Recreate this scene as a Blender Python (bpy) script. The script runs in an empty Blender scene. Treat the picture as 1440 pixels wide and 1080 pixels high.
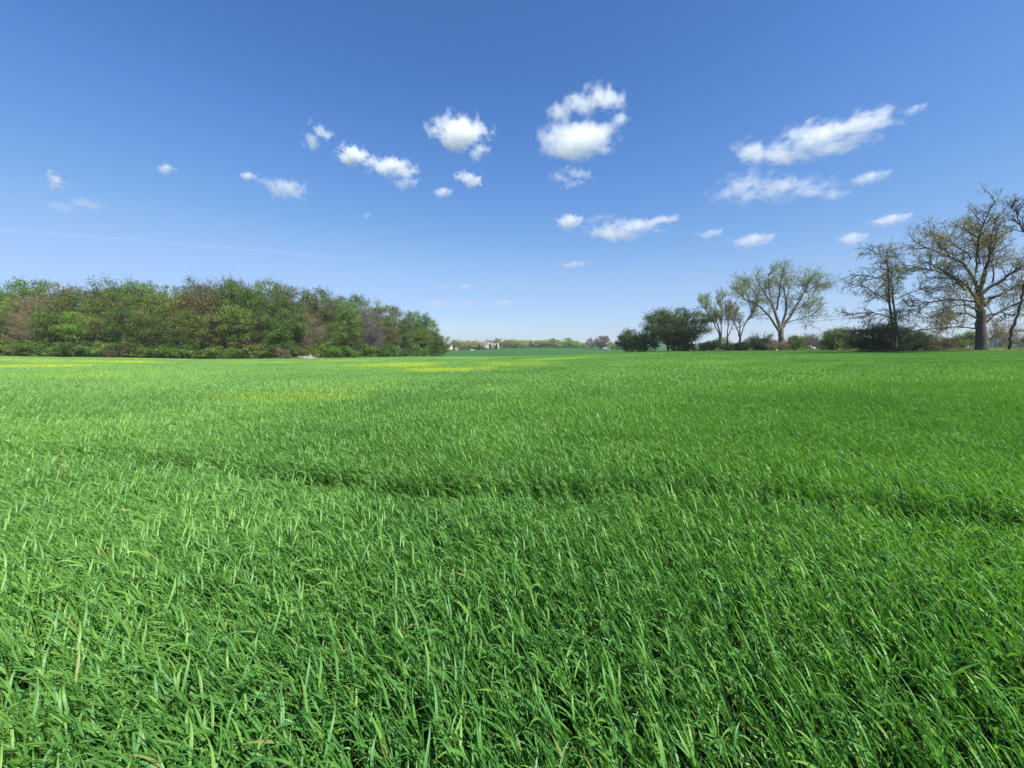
import bpy, math, random
import numpy as np
from mathutils import Vector, Matrix, Euler
R = math.radians
S = bpy.context.scene
COL = S.collection

# ------------------------------------------------------------------ camera
F = 541.0                    # focal length in pixels of the 1440 wide photograph
CX, CY, HZ = 720.0, 540.0, 481.0
PITCH = math.atan((CY - HZ) / F)
EYE = 1.55
cam_d = bpy.data.cameras.new('camera')
cam = bpy.data.objects.new('camera', cam_d); COL.objects.link(cam)
cam_d.sensor_width = 36.0; cam_d.lens = 36.0 * F / 1440.0
cam_d.clip_start = 0.05; cam_d.clip_end = 60000
cam.location = (0, 0, EYE); cam.rotation_euler = (R(90) - PITCH, 0, 0)
S.camera = cam

# ------------------------------------------------------------------ sky, sun, exposure
SUN_EL, SUN_AZ = 54.0, 136.0          # azimuth measured clockwise from straight ahead
W = bpy.data.worlds.new("World"); S.world = W; W.use_nodes = True
wn = W.node_tree.nodes; wl = W.node_tree.links
bg = wn['Background']
sky = wn.new('ShaderNodeTexSky'); sky.sky_type = 'NISHITA'; sky.sun_disc = False
sky.sun_elevation = R(SUN_EL); sky.sun_rotation = R(SUN_AZ)
sky.altitude = 0; sky.air_density = 1.0; sky.dust_density = 0.2; sky.ozone_density = 4
# the camera's rendering of sky blue: one tone curve per channel over the physical sky
sc_ = wn.new('ShaderNodeVectorMath'); sc_.operation = 'SCALE'; sc_.inputs['Scale'].default_value = .1
cu = wn.new('ShaderNodeRGBCurve'); up_ = wn.new('ShaderNodeVectorMath'); up_.operation = 'SCALE'; up_.inputs['Scale'].default_value = 10
for c_, pts_ in zip(cu.mapping.curves, (((.081, .045), (.12, .082), (.18, .14), (.24, .205), (.57, .36)), ((.144, .124), (.21, .195), (.30, .28), (.397, .352), (.665, .47)), ((.28, .335), (.38, .46), (.51, .55), (.62, .61)))):
    c_.points[1].location = (1.0, {3: .70}.get(0, .60 if len(pts_) == 5 and pts_[0][0] < .1 else .66 if len(pts_) == 5 else .82))
    for p_ in pts_: c_.points.new(*p_)
cu.mapping.extend = 'EXTRAPOLATED'; cu.mapping.update()
wl.new(sky.outputs[0], sc_.inputs[0]); wl.new(sc_.outputs[0], cu.inputs['Color']); wl.new(cu.outputs[0], up_.inputs[0]); wl.new(up_.outputs[0], bg.inputs[0])
bg.inputs[1].default_value = 0.09
sl = bpy.data.lights.new('sun', 'SUN'); sl.energy = 4.9; sl.angle = R(0.53); sl.color = (1.0, 0.95, 0.86)
sun = bpy.data.objects.new('sun', sl); COL.objects.link(sun)
sd = Vector((math.sin(R(SUN_AZ)) * math.cos(R(SUN_EL)), math.cos(R(SUN_AZ)) * math.cos(R(SUN_EL)), math.sin(R(SUN_EL))))
sun.rotation_euler = sd.to_track_quat('Z', 'Y').to_euler()
S.view_settings.view_transform = 'Standard'; S.view_settings.look = 'None'
S.view_settings.exposure = 0.75; S.view_settings.gamma = 1.0
S.render.engine = 'CYCLES'
cy = S.cycles
cy.max_bounces = 12; cy.diffuse_bounces = 3; cy.glossy_bounces = 2; cy.transmission_bounces = 4
cy.volume_bounces = 10; cy.transparent_max_bounces = 8
cy.use_denoising = True; cy.denoiser = 'OPENIMAGEDENOISE'; cy.denoising_input_passes = 'RGB_ALBEDO_NORMAL'; cy.denoising_prefilter = 'ACCURATE'
cy.volume_max_steps = 256

# ------------------------------------------------------------------ projection helpers
def pdir(px, py):
    c, s = math.cos(PITCH), math.sin(PITCH)
    a, b = (px - CX) / F, (CY - py) / F
    return np.array([a, c + b * s, -s + b * c])
def at(px, py, Y):
    d = pdir(px, py); k = Y / d[1]
    return np.array([d[0] * k, Y, EYE + d[2] * k])

# ------------------------------------------------------------------ terrain height
YN = np.array([0, 50, 80, 130, 160, 220, 300, 450, 900, 5000.])
TN = np.array([-1.4, -1.1, -.78, -.45, -.2, -.1, .02, .12, .2, .25, .4, .8, 1.4])
ZN = np.array([
 [0, -1.05, -1.65, -2.0, -2.3, -2.6, -3, -3, -3, -6],
 [0, -1.25, -2.0, -2.5, -2.8, -3, -3, -3, -3, -6],
 [0, -1.5, -2.4, -3.0, -3.2, -3.4, -3.4, -3.4, -3.5, -6],
 [0, -1.5, -2.4, -3.7, -4.2, -5, -5.2, -5.2, -5, -6],
 [0, -1.47, -2.35, -3.8, -4.8, -6.6, -8, -8.6, -9, -9],
 [0, -1.45, -2.3, -3.75, -4.9, -6.8, -7.6, -8.0, -8.4, -9],
 [0, -1.4, -2.2, -3.6, -4.8, -6.5, -6.7, -5.3, -6, -9],
 [0, -1.24, -1.98, -3.2, -4.3, -6.2, -6.5, -5.2, -6, -9],
 [0, -1.05, -1.7, -2.75, -3.9, -5.6, -6.3, -6.4, -7, -9],
 [0, -.78, -1.24, -2.3, -3.5, -5.2, -7, -8, -8, -9],
 [0, -.55, -.88, -1.5, -2.5, -4, -5, -6, -6, -8],
 [0, -.31, -.49, -.9, -1.4, -2, -3, -4, -5, -7],
 [0, .17, .1, -.1, -.6, -1.2, -2, -3, -4, -6]])
def _h0(x, y):
    y = np.maximum(y, 0.0)
    t = np.clip(x / np.maximum(y, 6.0), -1.4, 1.4)
    ti = np.interp(t, TN, np.arange(len(TN))); i = np.clip(ti.astype(int), 0, len(TN) - 2); u = ti - i
    u = u * u * (3 - 2 * u)
    yi = np.interp(y, YN, np.arange(len(YN))); j = np.clip(yi.astype(int), 0, len(YN) - 2); v = yi - j
    return (ZN[i, j] * (1 - v) + ZN[i, j + 1] * v) * (1 - u) + (ZN[i + 1, j] * (1 - v) + ZN[i + 1, j + 1] * v) * u
def H(x, y):
    x = np.asarray(x, float); y = np.asarray(y, float)
    out = 0
    for k in (.86, .93, 1., 1.07, 1.14):
        for dt in (-.05, 0, .05):
            out = out + _h0((x / np.maximum(y, 6) + dt) * np.maximum(y * k, 6), y * k)
    return out / 15.0
def Hs(x, y): return float(H(np.array([x]), np.array([y]))[0])
def ground_at(px, py, top=0.45):
    """where the ray through a pixel meets the crop's top"""
    d = pdir(px, py); lo = None
    for k in np.geomspace(0.5, 600, 900):
        x, y, z = d[0] * k, d[1] * k, EYE + d[2] * k
        if z < Hs(x, y) + top: return x, y
    return d[0] * 600, d[1] * 600

# ------------------------------------------------------------------ object helpers
def tag(o, label=None, cat=None, group=None, kind=None):
    if label: o['label'] = label
    if cat: o['category'] = cat
    if group: o['group'] = group
    if kind: o['kind'] = kind
    return o
def empty(name, loc, rz=0.0):
    o = bpy.data.objects.new(name, None); COL.objects.link(o); o.location = [float(c) for c in loc]
    o.rotation_euler = (0, 0, rz); o.empty_display_size = 0.5
    return o
def raw_mesh(name, V, Fq, mat, smooth=False, mats=None, mi=None):
    """mesh from vertex array and an (n,4) or (n,3) face array (or list of both)"""
    m = bpy.data.meshes.new(name)
    V = np.asarray(V, np.float32)
    if not isinstance(Fq, list): Fq = [Fq]
    Fq = [np.asarray(f, np.int32) for f in Fq if len(f)]
    loops = np.concatenate([f.ravel() for f in Fq]) if Fq else np.zeros(0, np.int32)
    tot = np.concatenate([np.full(len(f), f.shape[1], np.int32) for f in Fq]) if Fq else np.zeros(0, np.int32)
    m.vertices.add(len(V)); m.vertices.foreach_set('co', V.ravel())
    m.loops.add(len(loops)); m.loops.foreach_set('vertex_index', loops)
    m.polygons.add(len(tot))
    st = np.zeros(len(tot), np.int32); st[1:] = np.cumsum(tot)[:-1]
    m.polygons.foreach_set('loop_start', st); m.polygons.foreach_set('loop_total', tot)
    if mi is not None: m.polygons.foreach_set('material_index', np.asarray(mi, np.int32))
    if smooth: m.polygons.foreach_set('use_smooth', np.ones(len(tot), bool))
    m.update(calc_edges=True); m.validate()
    for mm in (mats or [mat]):
        if mm: m.materials.append(mm)
    return m
def link(name, mesh, parent=None, loc=None):
    o = bpy.data.objects.new(name, mesh); COL.objects.link(o)
    if parent: o.parent = parent
    if loc is not None: o.location = [float(c) for c in loc]
    return o
class MB:
    """collects boxes, prisms and tubes into one mesh"""
    def __init__(s): s.V = []; s.Q = []; s.T = []; s.n = 0
    def add(s, V, Q=None, T=None):
        V = np.asarray(V, float)
        if Q is not None and len(Q): s.Q.append(np.asarray(Q) + s.n)
        if T is not None and len(T): s.T.append(np.asarray(T) + s.n)
        s.V.append(V); s.n += len(V)
    def box(s, x0, x1, y0, y1, z0, z1):
        V = [(x, y, z) for z in (z0, z1) for y in (y0, y1) for x in (x0, x1)]
        s.add(V, [(0, 2, 3, 1), (4, 5, 7, 6), (0, 1, 5, 4), (2, 6, 7, 3), (0, 4, 6, 2), (1, 3, 7, 5)])
    def gable(s, x0, x1, y0, y1, z0, z1, ridge='x', ov=0.0):
        """closed triangular prism: a pitched roof"""
        if ridge == 'x':
            ym = (y0 + y1) / 2
            V = [(x0 - ov, y0 - ov, z0), (x0 - ov, y1 + ov, z0), (x0 - ov, ym, z1), (x1 + ov, y0 - ov, z0), (x1 + ov, y1 + ov, z0), (x1 + ov, ym, z1)]
        else:
            xm = (x0 + x1) / 2
            V = [(x1 + ov, y0 - ov, z0), (x0 - ov, y0 - ov, z0), (xm, y0 - ov, z1), (x1 + ov, y1 + ov, z0), (x0 - ov, y1 + ov, z0), (xm, y1 + ov, z1)]
        s.add(V, [(0, 1, 4, 3), (0, 3, 5, 2), (1, 2, 5, 4)], [(0, 2, 1), (3, 4, 5)])
    def tube(s, P, Rr, k=5):
        P = np.asarray(P, float); n = len(P)
        if n < 2: return
        D = np.gradient(P, axis=0); D /= np.linalg.norm(D, axis=1)[:, None] + 1e-9
        ref = np.array([0.3, 0.2, 1.0]) if abs(D[0][2]) < .8 else np.array([1.0, .2, .1])
        A = np.cross(D, ref); A /= np.linalg.norm(A, axis=1)[:, None] + 1e-9
        B = np.cross(D, A)
        th = np.arange(k) * 2 * math.pi / k
        V = P[:, None, :] + np.asarray(Rr, float)[:, None, None] * (np.cos(th)[None, :, None] * A[:, None, :] + np.sin(th)[None, :, None] * B[:, None, :])
        i = np.arange(n - 1)[:, None]; j = np.arange(k)[None, :]; j2 = (j + 1) % k
        Q = np.stack([i * k + j, i * k + j2, (i + 1) * k + j2, (i + 1) * k + j], -1).reshape(-1, 4)
        s.add(V.reshape(-1, 3), Q)
    def mesh(s, name, mat, smooth=False):
        V = np.concatenate(s.V); L = []
        if s.Q: L.append(np.concatenate(s.Q))
        if s.T: L.append(np.concatenate(s.T))
        return raw_mesh(name, V, L, mat, smooth)
    def build(s, name, mat, parent=None, smooth=False): return link(name, s.mesh(name, mat, smooth), parent)

# ------------------------------------------------------------------ materials
def mat(name):
    m = bpy.data.materials.new(name); m.use_nodes = True
    n = m.node_tree.nodes; return m, n, m.node_tree.links, n['Principled BSDF'], n['Material Output']
def simple(name, col, rough=.7, spec=.3, noise=0.0, scale=3.0, metallic=0):
    m, n, l, p, o = mat(name)
    p.inputs['Base Color'].default_value = (*col, 1); p.inputs['Roughness'].default_value = rough
    p.inputs['Specular IOR Level'].default_value = spec; p.inputs['Metallic'].default_value = metallic
    if noise:
        t = n.new('ShaderNodeTexNoise'); t.inputs['Scale'].default_value = scale; t.inputs['Detail'].default_value = 5
        tc = n.new('ShaderNodeTexCoord'); l.new(tc.outputs['Object'], t.inputs['Vector'])
        mx = n.new('ShaderNodeMix'); mx.data_type = 'RGBA'; l.new(t.outputs['Fac'], mx.inputs['Factor'])
        mx.inputs['A'].default_value = (*[c * (1 - noise) for c in col], 1); mx.inputs['B'].default_value = (*[min(1, c * (1 + noise)) for c in col], 1)
        l.new(mx.outputs['Result'], p.inputs['Base Color'])
        b = n.new('ShaderNodeBump'); b.inputs['Strength'].default_value = .4; l.new(t.outputs['Fac'], b.inputs['Height']); l.new(b.outputs[0], p.inputs['Normal'])
    return m
def mixrgb(n, l, fac, a, b, mode='MIX'):
    mx = n.new('ShaderNodeMix'); mx.data_type = 'RGBA'; mx.blend_type = mode
    for s_, v in (('Factor', fac), ('A', a), ('B', b)):
        if hasattr(v, 'links'): l.new(v, mx.inputs[s_])
        elif isinstance(v, tuple): mx.inputs[s_].default_value = (*v, 1)
        else: mx.inputs[s_].default_value = v
    return mx.outputs['Result']
def mth(n, l, op, a, b=None, clamp=False):
    m = n.new('ShaderNodeMath'); m.operation = op; m.use_clamp = clamp
    for i, v in enumerate((a, b)):
        if v is None: continue
        if hasattr(v, 'links'): l.new(v, m.inputs[i])
        else: m.inputs[i].default_value = v
    return m.outputs[0]

def leaf_material(name, transl=.35, rough=.5, vary=.33, scale=.55):
    """crown foliage: the object's own colour, varied from clump to clump and leaf to leaf"""
    m, n, l, p, o = mat(name)
    oi = n.new('ShaderNodeObjectInfo'); tc = n.new('ShaderNodeTexCoord'); ge = n.new('ShaderNodeNewGeometry')
    t = n.new('ShaderNodeTexNoise'); t.inputs['Scale'].default_value = scale; t.inputs['Detail'].default_value = 3
    l.new(tc.outputs['Object'], t.inputs['Vector'])
    hs = n.new('ShaderNodeHueSaturation')
    l.new(oi.outputs['Color'], hs.inputs['Color'])
    r = n.new('ShaderNodeMapRange'); r.inputs['From Min'].default_value = .3; r.inputs['From Max'].default_value = .7
    r.inputs['To Min'].default_value = 1 - vary; r.inputs['To Max'].default_value = 1 + vary * 1.2
    l.new(t.outputs['Fac'], r.inputs['Value'])
    rl = mth(n, l, 'MULTIPLY_ADD', ge.outputs['Random Per Island'], .36); rl.node.inputs[2].default_value = .86
    l.new(mth(n, l, 'MULTIPLY', r.outputs[0], rl), hs.inputs['Value'])
    h2 = mth(n, l, 'MULTIPLY_ADD', t.outputs['Fac'], -.07); h2.node.inputs[2].default_value = .535
    l.new(h2, hs.inputs['Hue'])
    l.new(hs.outputs[0], p.inputs['Base Color']); p.inputs['Roughness'].default_value = rough
    p.inputs['Specular IOR Level'].default_value = .3
    tr = n.new('ShaderNodeBsdfTranslucent'); l.new(mixrgb(n, l, 1.0, hs.outputs[0], (1.25, 1.35, .6), 'MULTIPLY'), tr.inputs['Color'])
    mx = n.new('ShaderNodeMixShader'); mx.inputs[0].default_value = transl
    l.new(p.outputs[0], mx.inputs[1]); l.new(tr.outputs[0], mx.inputs[2]); l.new(mx.outputs[0], o.inputs['Surface'])
    return m
M_leaf = leaf_material('leaves', .42)
M_bark = simple('bark', (.085, .07, .058), .9, .2, .5, 4)
M_bark_pale = simple('pale_bark', (.16, .135, .11), .9, .2, .45, 4)
M_bark_dark = simple('dark_bark', (.05, .042, .038), .9, .2, .5, 3)

# crop and ground
def crop_material(name):
    m, n, l, p, o = mat(name)
    a = n.new('ShaderNodeAttribute'); a.attribute_type = 'INSTANCER'; a.attribute_name = 'tint'
    sp = n.new('ShaderNodeSeparateXYZ'); l.new(a.outputs['Vector'], sp.inputs[0])
    ge = n.new('ShaderNodeNewGeometry')
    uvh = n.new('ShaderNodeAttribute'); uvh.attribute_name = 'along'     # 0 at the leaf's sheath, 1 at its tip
    lr = n.new('ShaderNodeAttribute'); lr.attribute_name = 'leafrnd'
    rnd = mth(n, l, 'FRACT', mth(n, l, 'ADD', lr.outputs['Fac'], mth(n, l, 'MULTIPLY', sp.outputs[2], 7.31)))
    c = mixrgb(n, l, rnd, (.100, .262, .042), (.195, .42, .066))
    c = mixrgb(n, l, mth(n, l, 'MULTIPLY', uvh.outputs['Fac'], .6), c, (.29, .50, .125))  # paler tips: highlights on the canopy top put into the leaf colour
    c = mixrgb(n, l, sp.outputs[0], c, (.055, .19, .036))               # bluer dark patches, and the right side's deeper shade put in as colour
    c = mixrgb(n, l, sp.outputs[1], c, (.46, .56, .035))                  # thin yellow patches
    r2 = mth(n, l, 'FRACT', mth(n, l, 'MULTIPLY', rnd, 37.7)); r3 = mth(n, l, 'FRACT', mth(n, l, 'MULTIPLY', rnd, 91.3))
    c = mixrgb(n, l, mth(n, l, 'MULTIPLY', mth(n, l, 'GREATER_THAN', r2, .78), .5), c, (.09, .26, .09))   # bluish waxy leaves
    c = mixrgb(n, l, mth(n, l, 'MULTIPLY', mth(n, l, 'GREATER_THAN', r3, .88), .45), c, (.26, .44, .07))       # young yellow-green leaves
    old = mth(n, l, 'GREATER_THAN', rnd, .99)
    c = mixrgb(n, l, mth(n, l, 'MULTIPLY', old, .7), c, (.30, .28, .10))  # a few yellowed leaves
    l.new(c, p.inputs['Base Color']); p.inputs['Roughness'].default_value = .46; p.inputs['Specular IOR Level'].default_value = .42
    tr = n.new('ShaderNodeBsdfTranslucent'); l.new(mixrgb(n, l, 1.0, c, (1.3, 1.5, .5), 'MULTIPLY'), tr.inputs['Color'])
    mx = n.new('ShaderNodeMixShader'); mx.inputs[0].default_value = .30
    l.new(p.outputs[0], mx.inputs[1]); l.new(tr.outputs[0], mx.inputs[2]); l.new(mx.outputs[0], o.inputs['Surface'])
    return m
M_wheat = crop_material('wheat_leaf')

def ground_material():
    m, n, l, p, o = mat('field_ground')
    tc = n.new('ShaderNodeTexCoord')
    def noise(s, d=5, st=None):
        t = n.new('ShaderNodeTexNoise'); t.inputs['Scale'].default_value = s; t.inputs['Detail'].default_value = d
        if st:
            mp = n.new('ShaderNodeMapping'); mp.inputs['Scale'].default_value = st; l.new(tc.outputs['Object'], mp.inputs[0]); l.new(mp.outputs[0], t.inputs['Vector'])
        else: l.new(tc.outputs['Object'], t.inputs['Vector'])
        return t.outputs['Fac']
    soil = mixrgb(n, l, noise(14), (.022, .024, .012), (.05, .06, .025))
    far = mixrgb(n, l, noise(.03, 6, (1, 2.5, 1)), (.024, .085, .018), (.05, .135, .022))
    far = mixrgb(n, l, mth(n, l, 'MULTIPLY', noise(1.7, 6), .5), far, (.03, .10, .025))
    litter = mixrgb(n, l, noise(2.5), (.03, .025, .015), (.06, .07, .025))
    a = n.new('ShaderNodeAttribute'); a.attribute_name = 'zone'; sp = n.new('ShaderNodeSeparateXYZ'); l.new(a.outputs['Vector'], sp.inputs[0])
    c = mixrgb(n, l, sp.outputs[0], soil, far)
    c = mixrgb(n, l, sp.outputs[1], c, litter)
    c = mixrgb(n, l, sp.outputs[2], c, mixrgb(n, l, noise(3), (.07, .12, .03), (.20, .19, .10)))
    l.new(c, p.inputs['Base Color']); p.inputs['Roughness'].default_value = .95; p.inputs['Specular IOR Level'].default_value = .1
    b = n.new('ShaderNodeBump'); b.inputs['Strength'].default_value = .8; b.inputs['Distance'].default_value = .08
    l.new(noise(9, 8), b.inputs['Height']); l.new(b.outputs[0], p.inputs['Normal'])
    return m
M_ground = ground_material()

# ------------------------------------------------------------------ where the crop grows
# edge of the near field in (x/y, y) terms, from the photograph
ET = np.array([-1.6, -1.33, -.78, -.55, -.4, -.3, -.2, -.165, -.1, .02, .12, .2, .27, .4, .7, .9, 1.05, 1.25, 1.6])
EY = np.array([ 78,    78,   80,   84,  103, 122, 146,  165,  170, 165, 160, 150, 112, 104, 80,  66,  56,   48,  44])
def edge_y(x, y): return np.interp(np.asarray(x) / np.maximum(y, 1.0), ET, EY)

def smooth01(v, a, b):
    t = np.clip((v - a) / (b - a), 0, 1); return t * t * (3 - 2 * t)

def build_ground():
    def axis(lo, hi, c0, step, g):
        out = [0.0]; s = step
        while out[-1] < hi: out.append(out[-1] + s); s = max(step, s * g) if out[-1] > c0 else s
        neg = [0.0]; s = step
        while neg[-1] > lo: neg.append(neg[-1] - s); s = s * g if neg[-1] < -c0 else s
        return np.array(neg[::-1][:-1] + out)
    xs = axis(-2900, 2900, 14, .8, 1.045); ys = axis(-150, 3700, 14, .8, 1.04)
    X, Y = np.meshgrid(xs, ys)
    x, y = X.ravel(), Y.ravel()
    rng = np.random.RandomState(4)
    z = H(x, y) + np.where((abs(x) < 20) & (y < 20), rng.normal(0, .012, len(x)), 0)
    nx, ny = len(xs), len(ys)
    i = np.arange(ny - 1)[:, None] * nx; j = np.arange(nx - 1)[None, :]
    Q = np.stack([i + j, i + j + 1, i + nx + j + 1, i + nx + j], -1).reshape(-1, 4)
    m = raw_mesh('ground', np.stack([x, y, z], 1), Q, M_ground, True)
    e = edge_y(x, y); t = x / np.maximum(y, 1)
    over = smooth01(y, e - 4, e + 1)
    wood = over * (t < -.17) * (y < e + 70)
    verge = over * (t > .22) * (y < e + 60)
    far = np.maximum(over, smooth01(y, 100, 118))
    A = m.attributes.new('zone', 'FLOAT_VECTOR', 'POINT')
    A.data.foreach_set('vector', np.stack([far, wood, verge], 1).astype(np.float32).ravel())
    o = link('ground', m); tag(o, kind='structure'); return o
build_ground()

# ------------------------------------------------------------------ wheat
def noise2(x, y, sc, seed):
    """smooth value noise"""
    x = x / sc; y = y / sc
    xi = np.floor(x).astype(int); yi = np.floor(y).astype(int); u = x - xi; v = y - yi
    u = u * u * (3 - 2 * u); v = v * v * (3 - 2 * v)
    def h(a, b): 
        q = np.sin(a * 127.1 + b * 311.7 + seed * 74.7) * 43758.5453
        return q - np.floor(q)
    return (h(xi, yi) * (1 - u) + h(xi + 1, yi) * u) * (1 - v) + (h(xi, yi + 1) * (1 - u) + h(xi + 1, yi + 1) * u) * v

def leaf_blade(rng, base, az, L, w, tilt0, bend, nseg, fold=True):
    """a strap leaf: leaves the sheath nearly upright, arches over and tapers to a point"""
    s = np.linspace(0, 1, nseg + 1)
    ang = R(tilt0) + R(bend) * s ** 1.9
    ds = L / nseg
    hx = np.concatenate([[0], np.cumsum(np.sin((ang[1:] + ang[:-1]) / 2) * ds)])
    hz = np.concatenate([[0], np.cumsum(np.cos((ang[1:] + ang[:-1]) / 2) * ds)])
    azs = az + rng.normal(0, .25) * s ** 2
    d = np.stack([np.cos(azs), np.sin(azs), 0 * s], 1)
    C = np.asarray(base) + d * hx[:, None] + np.stack([0 * s, 0 * s, hz], 1)
    tw = rng.normal(0, .35) + rng.normal(0, 1.3) * s
    side = np.stack([-np.sin(azs), np.cos(azs), 0 * s], 1)
    nrm = np.stack([-np.cos(azs) * np.cos(ang), -np.sin(azs) * np.cos(ang), np.sin(ang)], 1)
    sv = side * np.cos(tw)[:, None] + nrm * np.sin(tw)[:, None]
    nv = nrm * np.cos(tw)[:, None] - side * np.sin(tw)[:, None]
    ww = w * np.clip(np.minimum(.45 + 2.2 * s, 1) * np.minimum(1, ((1 - s) * 1.9) ** .8), .03, 1) / 2
    if fold:
        V = np.stack([C - sv * ww[:, None], C - nv * (ww * .28)[:, None], C + sv * ww[:, None]], 1).reshape(-1, 3)
        i = np.arange(nseg)[:, None] * 3; j = np.arange(2)[None]
        Q = np.stack([i + j, i + j + 1, i + j + 4, i + j + 3], -1).reshape(-1, 4)
        al = np.repeat(s, 3)
    else:
        V = np.stack([C - sv * ww[:, None], C + sv * ww[:, None]], 1).reshape(-1, 3)
        i = np.arange(nseg) * 2
        Q = np.stack([i, i + 1, i + 3, i + 2], -1)
        al = np.repeat(s, 2)
    return V, Q, al
LEAN = math.pi + .12          # the wind lays the leaves over towards -x
def tiller(rng, x, y, nleaf, nseg, fold, hs=1.0, wide=1.0):
    Vs, Qs, As, Ls = [], [], [], []; n = 0
    lean = rng.uniform(.12, .42); laz = LEAN + rng.normal(0, .5); h = rng.uniform(.33, .40) * hs
    for k in range(nleaf):
        f = (k + 1) / nleaf
        f = .56 + .44 * k / max(nleaf - 1, 1); b = np.array([x + math.cos(laz) * lean * h * f, y + math.sin(laz) * lean * h * f, h * (f - .05 * rng.rand())])
        if rng.rand() < .13: az = rng.uniform(0, 2 * math.pi)
        else: az = LEAN + rng.normal(0, .68)
        L = rng.uniform(.07, .142) * hs
        up = k == nleaf - 1
        V, Q, a = leaf_blade(rng, b, az, L, rng.uniform(.0055, .0098) * wide, rng.uniform(14, 42) if up else rng.uniform(20, 55),
                             rng.uniform(5, 50) if rng.rand() < .66 else rng.uniform(45, 92), nseg, fold)
        Vs.append(V); Qs.append(Q + n); As.append(a); Ls.append(np.full(len(V), rng.rand())); n += len(V)
    if nseg > 4:   # the stem
        P = np.array([[x, y, 0], [x + math.cos(laz) * lean * h * .5, y + math.sin(laz) * lean * h * .5, h * .5], [x + math.cos(laz) * lean * h, y + math.sin(laz) * lean * h, h * 1.0]])
        mb = MB(); mb.tube(P, [.003, .0028, .0018], 4); Vs.append(mb.V[0]); Qs.append(mb.Q[0] + n); As.append(np.zeros(len(mb.V[0]))); Ls.append(np.full(len(mb.V[0]), .3)); n += len(mb.V[0])
    return np.concatenate(Vs), np.concatenate(Qs), np.stack([np.concatenate(As), np.concatenate(Ls)], 1)
def crop_mesh(name, parts, mat_):
    n = 0; Vs, Qs, As = [], [], []
    for V, Q, a in parts: Vs.append(V); Qs.append(Q + n); As.append(a); n += len(V)
    m = raw_mesh(name, np.concatenate(Vs), np.concatenate(Qs), mat_, True)
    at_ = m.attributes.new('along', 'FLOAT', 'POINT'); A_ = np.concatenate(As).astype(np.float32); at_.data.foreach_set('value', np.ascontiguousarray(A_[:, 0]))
    m.attributes.new('leafrnd', 'FLOAT', 'POINT').data.foreach_set('value', np.ascontiguousarray(A_[:, 1]))
    return m
proto = bpy.data.collections.new('wheat_sources')       # not linked to the scene
rng = np.random.RandomState(11)
NV, NT = 18, 5
for k in range(NV):
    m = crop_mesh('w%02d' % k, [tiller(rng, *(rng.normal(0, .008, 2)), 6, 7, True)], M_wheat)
    proto.objects.link(bpy.data.objects.new('wheat_tiller_%02d' % k, m))
TILE = 1.6
for k in range(NT):
    ps = []
    for _ in range(760):
        x, y = rng.uniform(-TILE / 2 - .05, TILE / 2 + .05, 2)
        ps.append(tiller(rng, x, y, 3, 3, False, rng.uniform(.88, 1.1), 1.45))
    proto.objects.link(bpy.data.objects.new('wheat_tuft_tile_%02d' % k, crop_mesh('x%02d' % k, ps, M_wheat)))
# yellow thin patches: ellipses in the photograph put down on the ground
YEL = []
for px, py, hw, hh, s in ((25, 514, 85, 3.5, 1), (130, 508, 110, 4, .75), (240, 504, 80, 3, .5), (20, 506, 60, 2.5, .6), (345, 509, 90, 2.5, .35),
                       (560, 512, 75, 3.5, .75), (640, 518, 70, 3, .7), (495, 507, 60, 2.5, .4), (660, 504, 60, 2.5, .5), (460, 551, 120, 9, .4),
                       (520, 540, 90, 7, .25), (780, 504, 70, 3, .75), (160, 524, 150, 7, .25), (720, 510, 60, 3, .45)):
    x0, y0 = ground_at(px, py); _, ya = ground_at(px, py - hh); _, yb = ground_at(px, py + hh)
    YEL.append((x0, min(y0, 125), hw * min(y0, 125) / F, min(max((ya - yb) / 2, 1.5), 9), s)) if y0 < 300 else None
def yellow(x, y):
    out = np.zeros_like(x)
    w = .45 * (noise2(x, y, 4.5, 3) - .5) + .4 * (noise2(x, y, 1.9, 5) - .5) + .3 * (noise2(x, y, 11, 9) - .5)
    for x0, y0, a, b, s in YEL:
        d = np.sqrt(((x - x0) / a) ** 2 + ((y - y0) / b) ** 2) + w * 1.6
        out = np.maximum(out, min(1, s * 1.25) * smooth01(-d, -1.25, -.3))
    return out
TRK = np.array([(-10.4, 6.1), (-6.3, 4.78), (-2.65, 3.92), (-1.1, 3.55), (-.1, 3.35), (1.35, 3.15), (3.0, 2.72), (4.7, 2.4), (7, 1.9)])
def track(x, y, off=0.0):
    return np.abs(y - off - np.interp(x, TRK[:, 0], TRK[:, 1]) - .10 * (noise2(x, y * 0, .9, 21) - .5))
TUFT = ground_at(42, 1048, .12)
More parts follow.
